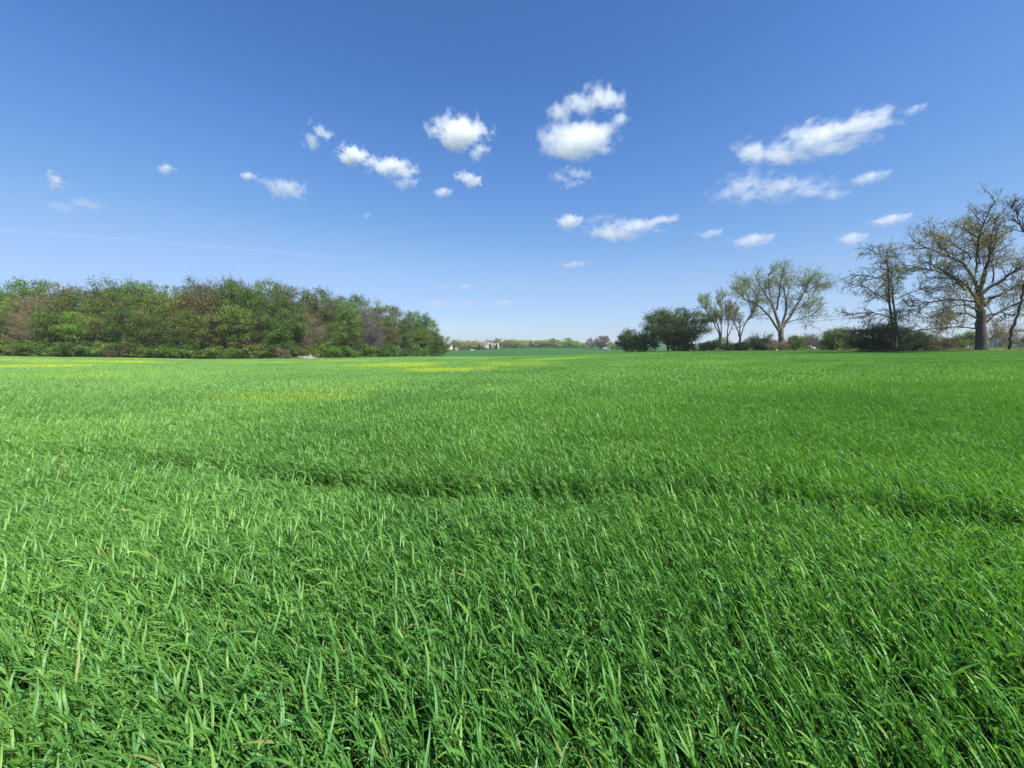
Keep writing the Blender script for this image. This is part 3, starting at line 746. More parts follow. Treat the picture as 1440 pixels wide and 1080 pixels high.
# dense low tree with many stems and its smaller neighbour
def at_px(px, Y, dz=0.0):
    X = (px - CX) / F * Y; return (X, Y, Hs(X, Y) + dz)
def pix_tree(name, pair, px, Y, top_y, width_px, nat_h, nat_w, col, label, cat='tree', group=None, wm=None, rz=0.0, part=('trunk', 'crown'), depth=1.0):
    L = at_px(px, Y); h = EYE + (HZ - top_y) * Y / F - L[2]; w = width_px * Y / F / nat_w
    return place_tree(name, pair, L, (w, w * depth, h / nat_h), rz, col, label, cat, group, wm, part)
P = clump_tree(201, 9, 7.0, 1.8, 190, 130, .24, 1.15, 14, .34, stems=6, shape='flat', barks=M_bark_dark)
pix_tree('dense_tree', P, 945, 92, 436, 92, 9.0, 13.6, (.075, .13, .03), 'dense dark green many-stemmed tree with a broad rounded crown', depth=.8)
P = clump_tree(202, 5, 2.6, .3, 60, 90, .24, .8, 8, .12, stems=4, shape='round', barks=M_bark_dark)
pix_tree('small_dark_tree', P, 884, 96, 463, 34, 5.0, 5.2, (.065, .12, .035), 'small dark green bushy tree at the outer end of the row by the gap')
P = clump_tree(203, 5, 2.2, .1, 50, 90, .24, .8, 8, .12, stems=4, shape='bush', barks=M_bark_dark)
pix_tree('low_shrub', P, 906, 94, 464, 38, 5.0, 4.6, (.06, .105, .03), 'dark shrub filling the space between the small dark tree and the dense tree', 'shrub', part=('stem', 'foliage'))

# hedge shrubs along the high edge: px, Y, top, width, variant, colour, label
HB = [clump_tree(210 + i, 4, 2.4, .15, 60, 110, .20, .7, 12, .09, stems=5, shape='bush') for i in range(3)]
HT = [clump_tree(215 + i, 4, 2.4, .4, 44, 22, .13, .75, 22, .08, stems=6, shape='bush', barks=M_bark_pale, twig_w=.03) for i in range(2)]
HR = clump_tree(218, 6, 3.0, .2, 90, 150, .17, .85, 10, .12, stems=4, shape='round', barks=M_bark_dark)
hedge = [
 (994, 86, 478, 30, HB[0], (.042, .075, .028), M_bark_dark, 'low dark shrub under the slim forked tree'),
 (962, 90, 481, 34, HB[1], (.06, .10, .03), M_bark_dark, 'low green shrub under the dense many-stemmed tree'),
 (1022, 88, 482, 26, HB[2], (.05, .085, .03), M_bark_dark, 'tiny rounded shrub between the slim tree trunks'),
 (1040, 84, 480, 22, HB[1], (.035, .065, .025), M_bark_dark, 'small dark shrub at the foot of the greyish slim tree'),
 (1068, 80, 466, 34, HT[0], (.12, .10, .05), M_bark_pale, 'twiggy half-bare shrub close to the elm'),
 (1072, 77, 474, 36, HB[0], (.04, .07, .025), M_bark_dark, 'dark green shrub leaning against the elm'),
 (1092, 74, 478, 34, HT[1], (.15, .11, .06), M_tantw, 'tan brushy shrub around the foot of the elm'),
 (1116, 74, 471, 26, HB[2], (.085, .15, .03), M_bark, 'bright green shrub just past the elm trunk'),
 (1137, 88, 466, 34, HT[0], (.11, .13, .05), M_bark_pale, 'thin hazy shrub above the parked white car'),
 (1152, 72, 472, 30, HT[1], (.10, .12, .05), M_grey, 'grey green twiggy shrub beside the white car'),
 (1176, 68, 459, 42, HB[1], (.095, .14, .035), M_bark, 'tall light green shrub before the big black-green bush'),
 (1192, 66, 474, 26, HT[0], (.12, .10, .06), M_grey, 'grey twiggy shrub against the big dark bush'),
 (1286, 56, 466, 38, HB[2], (.055, .085, .028), M_bark_dark, 'ragged dark green shrub on the oak side of the twin trunks'),
 (1316, 54, 472, 40, HT[1], (.09, .095, .05), M_redtw, 'reddish brown twiggy shrub under the drooping oak limbs'),
 (1338, 62, 473, 34, HB[0], (.07, .10, .04), M_bark, 'loose mid green shrub near the oak trunk'),
 (1362, 75, 464, 34, HB[1], (.12, .16, .045), M_bark, 'yellow green rounded shrub just behind the oak trunk'),
 (1404, 66, 449, 46, HT[0], (.26, .22, .11), M_tantw, 'tan blossoming shrub between the oak and the leaning tree'),
 (1434, 58, 470, 30, HT[1], (.17, .17, .07), M_grey, 'small sparse shrub beyond the leaning tree'),
 (1458, 52, 466, 34, HB[0], (.07, .11, .035), M_bark, 'green shrub at the far end of the hedge past the leaning tree'),
 (1210, 84, 474, 34, HB[2], (.07, .11, .04), M_bark, 'mid green shrub behind the big dark bush'),
 (1112, 92, 474, 44, HT[1], (.12, .14, .07), M_grey, 'wide hazy grey shrub behind the elm trunk'),
]
for k, (px, Y, ty, w, pr, col, wm, lab) in enumerate(hedge):
    pix_tree('hedge_shrub', pr, px, Y, ty, w * .84, 4.0, 4.6, tuple(c * 1.5 for c in col), lab, 'shrub', 'shrubs along the high hedge', wm, k * 1.9, ('stem', 'foliage'))
pix_tree('dark_bush', HR, 1228, 55, 454, 60, 6.0, 5.6, (.042, .072, .03), 'big black-green dense bush at the foot of the twin-trunk tree', 'shrub', None, M_bark_dark, .4, ('stem', 'foliage'))
pix_tree('dark_bush', HR, 1258, 56, 459, 42, 6.0, 5.6, (.05, .082, .032), 'smaller black-green bush behind the two thin trunks', 'shrub', None, M_bark_dark, 2.4, ('stem', 'foliage'))
# farther pale trees seen through the hedge
for k, (px, Y, ty, w, col, lab) in enumerate([
 (1012, 240, 474, 26, (.14, .19, .08), 'pale distant tree seen under the slim trees'), (1060, 260, 473, 30, (.13, .17, .08), 'pale distant tree seen beside the elm'),
 (1128, 250, 472, 28, (.15, .20, .09), 'pale distant tree above the white car'), (1168, 230, 475, 30, (.13, .18, .08), 'pale distant tree behind the tall light green shrub'),
 (1300, 220, 472, 34, (.14, .17, .09), 'pale distant tree behind the ragged shrub'), (1345, 240, 473, 30, (.13, .17, .09), 'pale distant tree beside the pale house'),
 (1432, 180, 460, 34, (.12, .14, .08), 'grey green distant tree over the grey roof')]):
    pix_tree('distant_tree', VAR[k % 7], px, Y, ty, w, 12.0, 8.6, col, lab, 'tree', 'pale trees beyond the high hedge', M_bark, k * 1.3)

# ------------------------------------------------------------------ far treeline, houses, cars
rf = random.Random(12)
far = [ # px, top_y, width, colour, words
 (650, 478, 14, GR_OLIVE, 'olive tree next to the small cream house'), (659, 479, 16, (.17, .15, .09), 'tan budding tree by the cream house'),
 (668, 478, 14, (.16, .13, .09), 'brownish tree midway between the two houses'), (676, 479, 13, GR_LITE, 'fresh green tree near the gabled house'),
 (711, 478, 14, GR_OLIVE, 'olive tree just past the gabled house'), (722, 476, 18, (.13, .16, .06), 'rounded pale olive tree beyond the gabled house'),
 (733, 477, 18, (.15, .18, .06), 'pale yellow green tree on the field crest'), (745, 478, 16, (.16, .18, .07), 'low yellow green tree on the field crest'),
 (757, 478, 16, (.14, .15, .07), 'low olive tree at the middle of the crest'), (768, 478, 14, (.16, .15, .09), 'tan haze-coloured tree on the crest'),
 (779, 476, 15, (.10, .13, .05), 'darker round tree on the crest'), (790, 479, 14, (.16, .19, .06), 'small yellow tree before the bright green pair'),
 (778, 475, 20, (.11, .17, .04), 'bright green full tree, first of a pair on the crest'), (800, 475, 18, (.11, .18, .04), 'bright green full tree, second of a pair on the crest'),
 (812, 480, 14, (.11, .17, .05), 'bright green low tree beyond the pair'), (823, 481, 14, (.12, .16, .06), 'small green tree at the end of the crest'),
 (700, 476, 16, (.10, .12, .06), 'grey green tree rising behind the gabled roof'), (686, 477, 14, (.11, .12, .06), 'dull green tree behind the gabled house'),
 (640, 476, 16, (.12, .13, .06), 'dull tree behind the small cream house'), (860, 482, 18, (.12, .15, .07), 'low pale tree beyond the red-brown tree'),
 (872, 483, 16, (.12, .15, .07), 'low pale tree by the small dark tree'), (834, 482, 12, (.14, .14, .08), 'pale tan tree touching the red-brown tree')]
FV = [clump_tree(300 + i, 12, 5.2, .8, 44, 60, .8, 1.7, 0, .2) for i in range(3)]
for k, (px, ty, w, col, lab) in enumerate(far):
    Y = 470 + rf.uniform(0, 35); 
    if px > 828 or px < 655: Y = 440 + rf.uniform(0, 25)
    pix_tree('far_tree', FV[k % 3], px, Y, ty + .5, w * 1.25, 12.0, 10.4, (col[0] * 1.85, col[1] * 1.75, col[2] * 1.2), lab, 'tree', 'trees along the far skyline', M_bark, rf.uniform(0, 6))
for k, (px, ty, w, col, lab) in enumerate([(728, 478, 44, (.12, .15, .07), 'long low olive thicket behind the crest trees'), (756, 479, 40, (.14, .16, .07), 'low pale thicket behind the middle of the crest'),
                                      (672, 480, 44, (.12, .13, .08), 'dull brown thicket behind the houses'), (800, 481, 40, (.12, .15, .06), 'low green thicket behind the bright green pair')]):
    pix_tree('far_thicket', FV[k % 3], px, 520, ty, w, 12.0, 10.4, col, lab, 'shrub', 'thickets along the far skyline', M_bark, k * 2.0, ('stem', 'foliage'))
pix_tree('red_tree', clump_tree(330, 12, 5.2, 1.5, 60, 40, .55, 1.4, 22, .3, twig_w=.12), 845, 438, 471.5, 24, 12, 10.4, (.17, .10, .085), 'red-brown bare rounded tree alone at the end of the far field', wm=M_redtw)
pix_tree('pale_bare_tree', clump_tree(331, 12, 4.2, 2.5, 40, 8, .5, 1.4, 26, .25, twig_w=.12), 830, 440, 476, 13, 12, 8.4, (.24, .20, .19), 'pale bare tree beside the red-brown tree', wm=M_grey)
def conifer(px, Y, ty, w, lab):
    rg = np.random.RandomState(int(px)); L = at_px(px, Y); h = EYE + (HZ - ty) * Y / F - L[2]; r = w * Y / F / 2
    t = rg.rand(2600) ** .7; z = .06 * h + t * h * .94; a = rg.uniform(0, 6.28, 2600); q = r * (1.02 - t) * np.sqrt(rg.rand(2600)) * (.8 + .3 * np.sin(t * 40))
    root = empty('conifer', L); mb = MB(); mb.tube([(0, 0, -.3), (0, 0, h * .5), (0, 0, h * .95)], [.22, .14, .03], 6); mb.build('trunk', M_bark_dark, root)
    V, Q = leaf_quads(rg, np.stack([np.cos(a) * q, np.sin(a) * q, z], 1), .7, .5)
    c = link('crown', raw_mesh('crown', V, Q, M_leaf), root); c.color = (.035, .06, .035, 1)
    tag(root, lab, 'tree', 'dark conifers by the houses')
conifer(689.5, 436, 481.5, 6, 'dark pointed conifer before the middle of the gabled house')
conifer(698, 436, 482, 6, 'dark conifer between the two wings of the gabled house')
conifer(674, 440, 483, 6, 'dark rounded conifer short of the gabled house')
conifer(638.5, 428, 483, 4, 'dark narrow conifer touching the small cream house')

M_cream = simple('cream_siding', (.50, .46, .38), .8, .3, .08, 1.2); M_white = simple('white_paint', (.78, .77, .73), .5, .4)
M_roof = simple('grey_shingle', (.24, .20, .17), .9, .2, .3, 2); M_roofb = simple('brown_shingle', (.32, .25, .21), .9, .2, .3, 2)
M_glass = simple('window_glass', (.05, .06, .075), .1, .6); M_brick = simple('tan_brick', (.42, .31, .24), .85, .3, .15, 6)
M_slate = simple('blue_grey_roof', (.28, .32, .38), .8, .3, .2, 2); M_tyre = simple('tyre_rubber', (.03, .03, .03), .8, .3); M_rim = simple('wheel_rim', (.5, .5, .5), .3, .5, metallic=.8)
M_door = simple('door_paint', (.16, .10, .08), .6, .4); M_stone = simple('pale_stone', (.5, .47, .42), .8, .3, .2, 4)
def window(root, x, z, w, h, y, off=0.0):
    f = MB(); t = .1
    f.box(x - w / 2 - t, x + w / 2 + t, y - .06, y - .003, z - t, z); f.box(x - w / 2 - t, x + w / 2 + t, y - .06, y - .003, z + h, z + h + t)
    f.box(x - w / 2 - t, x - w / 2, y - .06, y - .003, z, z + h); f.box(x + w / 2, x + w / 2 + t, y - .06, y - .003, z, z + h); f.box(x - .03, x + .03, y - .05, y - .003, z, z + h)
    fo = f.build('window', M_white, root)
    p = MB(); p.box(x - w / 2, x - .032, y - .035, y - .003, z, z + h); p.box(x + .032, x + w / 2, y - .035, y - .003, z, z + h); p.build('pane', M_glass, fo)
def door(root, x, z, y, w=1.0, h=2.1, m=None):
    d = MB(); d.box(x - w / 2, x + w / 2, y - .05, y - .003, z, z + h); do = d.build('door', m or M_door, root)
    k = MB(); k.box(x + w * .35, x + w * .4, y - .1, y - .052, z + h * .48, z + h * .52); k.build('handle', M_rim, do)
def house(name, loc, rz, parts, windows, doors, label, wallm, roofm, chimneys=()):
    """parts: (x0,x1,y0,y1,wall height,roof height,ridge axis)"""
    root = empty(name, loc, rz)
    for x0, x1, y0, y1, hw, hr, ax in parts:
        w = MB(); w.box(x0, x1, y0, y1, -.8, hw)
        w.gable(x0, x1, y0, y1, hw + .002, hr - .12, ax, -.02); w.build('wall', wallm, root)
        r = MB()   # two sloping slabs with an overhang
        ov, th = .45, .18
        if ax == 'x':
            ym = (y0 + y1) / 2; sl_ = (hr - hw) / (ym - y0)
            for sgn, ye in ((1, y0), (-1, y1)):
                ye2 = ye - sgn * ov; ze = hw - sl_ * ov
                V = [(x0 - ov, ye2, ze), (x1 + ov, ye2, ze), (x1 + ov, ym, hr), (x0 - ov, ym, hr)]
                V = V + [(a, b, c + th) for a, b, c in V]; r.add(V, [(0, 3, 2, 1), (4, 5, 6, 7), (0, 1, 5, 4), (1, 2, 6, 5), (2, 3, 7, 6), (3, 0, 4, 7)])
        else:
            xm = (x0 + x1) / 2; sl_ = (hr - hw) / (xm - x0)
            for sgn, xe in ((1, x0), (-1, x1)):
                xe2 = xe - sgn * ov; ze = hw - sl_ * ov
                V = [(xe2, y0 - ov, ze), (xe2, y1 + ov, ze), (xm, y1 + ov, hr), (xm, y0 - ov, hr)]
                V = V + [(a, b, c + th) for a, b, c in V]; r.add(V, [(0, 3, 2, 1), (4, 5, 6, 7), (0, 1, 5, 4), (1, 2, 6, 5), (2, 3, 7, 6), (3, 0, 4, 7)])
        ro = r.build('roof', roofm, root)
        for cx, cy_, cz in chimneys:
            if x0 < cx < x1 and y0 < cy_ < y1:
                c = MB(); c.box(cx - .45, cx + .45, cy_ - .45, cy_ + .45, hw, cz); c.box(cx - .55, cx + .55, cy_ - .55, cy_ + .55, cz, cz + .2); c.build('chimney', M_brick, ro)
    for a in windows: window(root, *a)
    for a in doors: door(root, *a)
    root.scale = (.86, .86, .84); tag(root, label, 'house'); return root
Lh = at_px(690, 446)
house('gabled_house', Lh, R(-6), [(-11, 1.5, 0, 9, 5.6, 9.8, 'x'), (-8.5, -1.5, -1.6, 0.02, 5.5, 8.6, 'y'), (1.52, 10.5, .8, 8.6, 5.2, 8.6, 'x'), (6.2, 10, -1.2, .82, 5.0, 7.4, 'y')],
      [(-10, 3.3, 1.2, 1.4, 0), (-6.4, 3.2, 1.2, 1.5, -1.6), (-3.6, 3.2, 1.2, 1.5, -1.6), (-5, .9, 2.4, 1.5, -1.6), (-.3, 3.3, 1.1, 1.4, 0), (3.2, 3.1, 1.1, 1.4, .8), (4.9, 3.1, 1.1, 1.4, .8), (8.1, 2.9, 1.3, 1.5, -1.2), (3.9, .8, 1.4, 1.4, .8), (8.1, .8, 2.0, 1.4, -1.2)],
      [(-.3, 0, 0)], 'large two-winged gabled house with pale walls and a brown roof on the far skyline', M_cream, M_roofb, ((-3, 6, 10.6),))
Lh = at_px(635, 432)
house('cream_house', Lh, R(8), [(-5, 4.5, 0, 7, 5.0, 8.2, 'y'), (4.52, 8, 1.5, 6.5, 2.9, 4.6, 'x')], [(-2.6, 3.1, 1.2, 1.3, 0), (2.2, 3.1, 1.2, 1.3, 0), (-2.6, .8, 1.4, 1.4, 0), (6.2, 1, 1.2, 1.1, 1.5)], [(1.6, 0, 0)],
      'small cream gabled house partly hidden by the end of the wood', simple('cream_paint', (.55, .52, .40), .8, .3, .05, 1), M_roof, ((1, 4, 9.0),))
Lh = at_px(852, 475)
house('white_house', Lh, R(5), [(-6, 6, 0, 8, 3.4, 6.4, 'x')], [(-4, 1, 1.4, 1.3, 0), (3.5, 1, 1.6, 1.3, 0)], [(0, 0, 0)], 'low white house behind the pale bare tree', M_white, M_roof)
Lh = at_px(755, 505)
house('crest_house', Lh, R(-12), [(-7, 7, 0, 8, 4.6, 7.6, 'x'), (-5, -1, -1.5, .02, 4.5, 6.6, 'y')], [(-3, 2.6, 1.2, 1.3, -1.5), (1.4, 2.6, 1.2, 1.3, 0), (4.6, 2.6, 1.2, 1.3, 0)], [(3, 0, 0)], 'brown-roofed house almost hidden by crest trees', M_cream, M_roofb)
Lh = at_px(1358, 190)
house('pale_house', Lh, R(10), [(-7, 7, 0, 8, 3.0, 5.4, 'x')], [(-4, 1, 1.5, 1.2, 0), (-1, 1, 1.2, 1.2, 0), (4, 1, 1.5, 1.2, 0)], [(1.6, .1, 0)], 'low pale house glimpsed between hedge and oak trunk', M_white, M_slate)
Lh = at_px(1442, 120)
house('grey_roofed_house', Lh, R(-14), [(-6, 6, 0, 7, 2.9, 5.6, 'x')], [(-3.5, 1, 1.4, 1.2, 0), (3, 1, 1.4, 1.2, 0)], [(0, .1, 0)], 'bluish grey roofed house behind the leaning tree', M_white, M_slate)

def car(px, Y, rz, paint, label):
    L = at_px(px, Y, .0); root = empty('parked_car', L, rz)
    prof = [(-2.2, .35), (-2.25, .75), (-2.05, .98), (-1.5, 1.04), (-.95, 1.42), (.35, 1.45), (1.05, 1.02), (1.95, .88), (2.2, .7), (2.2, .35)]
    b = MB(); n = len(prof)
    V = [(x, y * (.9 if z > 1.1 else 1), z) for y in (-.88, .88) for x, z in prof]
    b.V.append(np.array(V)); b.Q.append(np.array([(i, (i + 1) % n, (i + 1) % n + n, i + n) for i in range(n)])); b.n = len(V)
    me = bpy.data.meshes.new('body'); me.from_pydata(V, [], [tuple(reversed([n + i for i in range(n)])), tuple(range(n))] + [(i, i + n, (i + 1) % n + n, (i + 1) % n) for i in range(n)])
    me.materials.append(paint); o = link('body', me, root); bv = o.modifiers.new('b', 'BEVEL'); bv.width = .07; bv.segments = 3
    for s in (-1, 1):
        g = MB(); g.add([(-1.35, s * .90, 1.02), (.85, s * .90, 1.02), (.3, s * .83, 1.38), (-.9, s * .83, 1.36)], [(0, 1, 2, 3)]); g.build('side_window', M_glass, root)
        for x in (-1.35, 1.35):
            t = MB(); a = np.linspace(0, 2 * math.pi, 19)[:-1]
            for r0, r1, y0, nm, mm in ((.18, .33, .1, 'wheel', M_tyre), (.02, .19, .11, 'rim', M_rim)):
                q = MB(); V = [(x + r * math.cos(u), s * (.80 + yy), .33 + r * math.sin(u)) for r, yy in ((r0, y0), (r1, y0), (r1, -.1), (r0, -.1)) for u in a]
                k = len(a); q.add(V, [(c * k + i, c * k + (i + 1) % k, ((c + 1) % 4) * k + (i + 1) % k, ((c + 1) % 4) * k + i) for c in range(4) for i in range(k)])
                if nm == 'wheel': wo = q.build('wheel', mm, root)
                else: q.build('rim', mm, wo)
        l_ = MB(); l_.box(2.16, 2.215, s * .62 - .16, s * .62 + .16, .62, .76); l_.build('headlight', M_glass, root)
    g = MB(); g.add([(.42, -.72, 1.43), (.42, .72, 1.43), (1.02, .80, 1.07), (1.02, -.80, 1.07)], [(0, 1, 2, 3)]); g.V[0] += [.03, 0, .02]; g.build('windscreen', M_glass, root)
    tag(root, label, 'car'); return root
M_carw = simple('white_car_paint', (.8, .8, .8), .25, .6)
car(1131, 118, R(112), M_carw, 'white car half hidden behind the hedge past the elm')
car(664, 424, R(185), M_carw, 'tiny white car at the top of the far field before the houses')

# utility poles with two wires: one behind the elm, one past the frame
def pole(L, h, label):
    root = empty('utility_pole', L); p = MB(); p.tube([(0, 0, -.5), (0, 0, h * .5), (0, 0, h)], [.16, .14, .11], 8); p.build('pole', M_bark, root)
    c = MB(); c.box(-1.1, 1.1, -.06, .06, h - .75, h - .6); c.build('crossarm', M_bark, root)
    for x in (-.95, .95):
        i_ = MB(); i_.tube([(x, 0, h - .6), (x, 0, h - .5), (x, 0, h - .42)], [.05, .07, .03], 8); i_.build('insulator', M_glass, root)
    tag(root, label, 'utility pole', 'poles carrying the wires')
A_ = at(1097, 453, 110); La = (A_[0], 110, Hs(A_[0], 110)); B_ = at(1480, 395, 92); Lb = (B_[0], 92, Hs(B_[0], 92))
pole(La, A_[2] - La[2] + .4, 'weathered wooden pole hidden behind the elm')
pole(Lb, B_[2] - Lb[2] + .4, 'weathered wooden pole past the leaning tree')
for x, lb in ((-.95, 'thin sagging wire, upper of the two from the elm to the oak'), (.95, 'thin sagging wire, lower of the two from the elm to the oak')):
    t = np.linspace(0, 1, 24)[:, None]; a = np.array([A_[0] + x, 110, A_[2] - (.0 if x < 0 else .5)]); b = np.array([B_[0] + x, 92, B_[2] - (0. if x < 0 else .9)])
    Pq = a * (1 - t) + b * t; Pq[:, 2] -= (4 * t * (1 - t) * 1.1)[:, 0]
    w = MB(); w.tube(Pq, np.full(24, .035), 5); tag(w.build('power_line', M_tyre), lb, 'wire', 'wires over the hedge')
# little white marker post at the field edge
L = at_px(1091, 71); root = empty('marker_post', L); p = MB(); p.box(-.045, .045, -.045, .045, -.2, .72); p.build('post', M_white, root)
p = MB(); p.add([(-.075, -.075, 0.722), (.075, -.075, 0.722), (.075, .075, 0.722), (-.075, .075, 0.722), (0, 0, .78)], [(3, 2, 1, 0)], [(0, 1, 4), (1, 2, 4), (2, 3, 4), (3, 0, 4)]); p.build('cap', M_white, root)
tag(root, 'short white marker post at the field edge before the elm', 'post')

# heap of bleached brush at the foot of the wood
def brush_pile():
    rg = np.random.RandomState(2); L = at_px(429, 84.5); root = empty('brush_pile', L)
    st = MB()
    for _ in range(220):
        c = rg.normal(0, 1, 3) * [1.1, .5, .2] + [0, 0, .35 + .25 * rg.rand()]; d = unit(rg.normal(0, 1, 3) * [1, .6, .3]) * rg.uniform(.4, 1.1)
        st.tube([c - d, c + rg.normal(0, .08, 3), c + d], [.035, .03, .012], 4)
    st.build('stick', simple('bleached_wood', (.55, .5, .42), .8, .3, .15, 5), root)['kind'] = 'stuff'
    for x, r in ((-1.5, .45), (-.9, .3), (1.0, .38), (.3, .28)):
        bm_ = MB(); u = np.linspace(0, 2 * math.pi, 9)[:-1]; rings = []
        for z, q in ((-.1, .9), (.15, 1.05), (.38, .8), (.5, .35)): rings += [(x + math.cos(a) * r * q * rg.uniform(.85, 1.15), -.9 + math.sin(a) * r * q * .8, z * r * 2) for a in u]
        k = 8; bm_.add(rings, [(c * k + i, c * k + (i + 1) % k, (c + 1) * k + (i + 1) % k, (c + 1) * k + i) for c in range(3) for i in range(k)], [(24, 25 + i, 26 + i) for i in range(6)]); bm_.build('stone', M_stone, root)
    tag(root, 'heap of bleached brush and pale stones at the foot of the wood', 'brush pile')
brush_pile()

# dead pale stalks in the near wheat
M_straw = simple('bleached_straw', (.72, .66, .45), .7, .3, .15, 30)
def stalk(px, py, L, tilt, az, label):
    x, y = ground_at(px, py, .42); z = Hs(x, y); root = empty('dry_stalk', (x, y, z))
    d = np.array([math.sin(tilt) * math.cos(az), math.sin(tilt) * math.sin(az), math.cos(tilt)]); t = MB()
    P = [d * L * s + np.array([0, 0, 0]) for s in (0, .35, .7, 1)]; P[0][2] = -.02; t.tube(P, [.0035, .0038, .003, .002], 5); t.build('stem', M_straw, root)
    rg = np.random.RandomState(int(px)); b = MB()
    V, Q, _ = leaf_blade(rg, P[3], az + .4, .05, .008, 40, 70, 5, True); b.add(V, Q); b.build('leaf', M_straw, root)
    tag(root, label, 'dry stalk', 'bleached stalks in the near wheat')
stalk(58, 668, .50, .30, .25, 'longest bleached stalk leaning out of the near wheat')
stalk(34, 664, .43, .5, 2.4, 'short bleached stalk beside the longest one')
stalk(21, 666, .42, .35, 1.9, 'stubby bleached stalk farthest from the longest one')
stalk(44, 655, .46, .6, .2, 'bent bleached stalk behind the longest one')

# a clump of finer, paler grass in the near corner of the crop
def tuft():
    rg = np.random.RandomState(31); x0, y0 = TUFT; root = empty('grass_tuft', (x0, y0, Hs(x0, y0)))
    for nm, n_, col, hh in (('leaf', 620, (.20, .34, .09), (.16, .34)), ('straw', 150, (.42, .36, .18), (.10, .26))):
        b = MB()
        for _ in range(n_):
            a = rg.uniform(0, 6.28); r = .20 * math.sqrt(rg.rand())
            V, Q, _a = leaf_blade(rg, (math.cos(a) * r, math.sin(a) * r, -.01), a + rg.normal(0, .7), rg.uniform(*hh), rg.uniform(.003, .006), rg.uniform(2, 30), rg.uniform(20, 95), 6, True); b.add(V, Q)
        o = b.build('foliage' if nm == 'leaf' else 'dry_leaves', M_leaf, root, True); o.color = (*col, 1)
    tag(root, 'clump of finer pale grass with straw-coloured leaves in the near corner of the crop', 'grass tuft')
tuft()

# rough grass along the high field edge
def verge(name, seed, n, t0, t1, spread, label, col):
    rg = np.random.RandomState(seed)
    t = rg.uniform(t0, t1, n); Ye_ = np.interp(t, ET, EY) + rg.uniform(*spread, n); x = t * Ye_; y = Ye_; z = H(x, y)
    Vs, Qs = [], []; k = 0
    for i in range(n):
        for _ in range(5):
            V, Q, _a = leaf_blade(rg, (x[i] + rg.normal(0, .12), y[i] + rg.normal(0, .12), z[i]), rg.uniform(0, 6.28), rg.uniform(.45, 1.0), .03, rg.uniform(2, 25), rg.uniform(10, 60), 2, False)
            Vs.append(V); Qs.append(Q + k); k += len(V)
    o = link(name, raw_mesh(name, np.concatenate(Vs), np.concatenate(Qs), M_leaf)); o.color = (*col, 1)
    tag(o, label, 'grass', kind='stuff')
verge('verge_grass', 9, 5200, .24, 1.5, (-.3, 3.0), 'rough pale grass strip between wheat and high hedge', (.24, .24, .12))
verge('margin_grass', 19, 7000, -1.5, -.17, (-1.6, 1.6), 'rough tall grass along the foot of the wood', (.17, .21, .08))

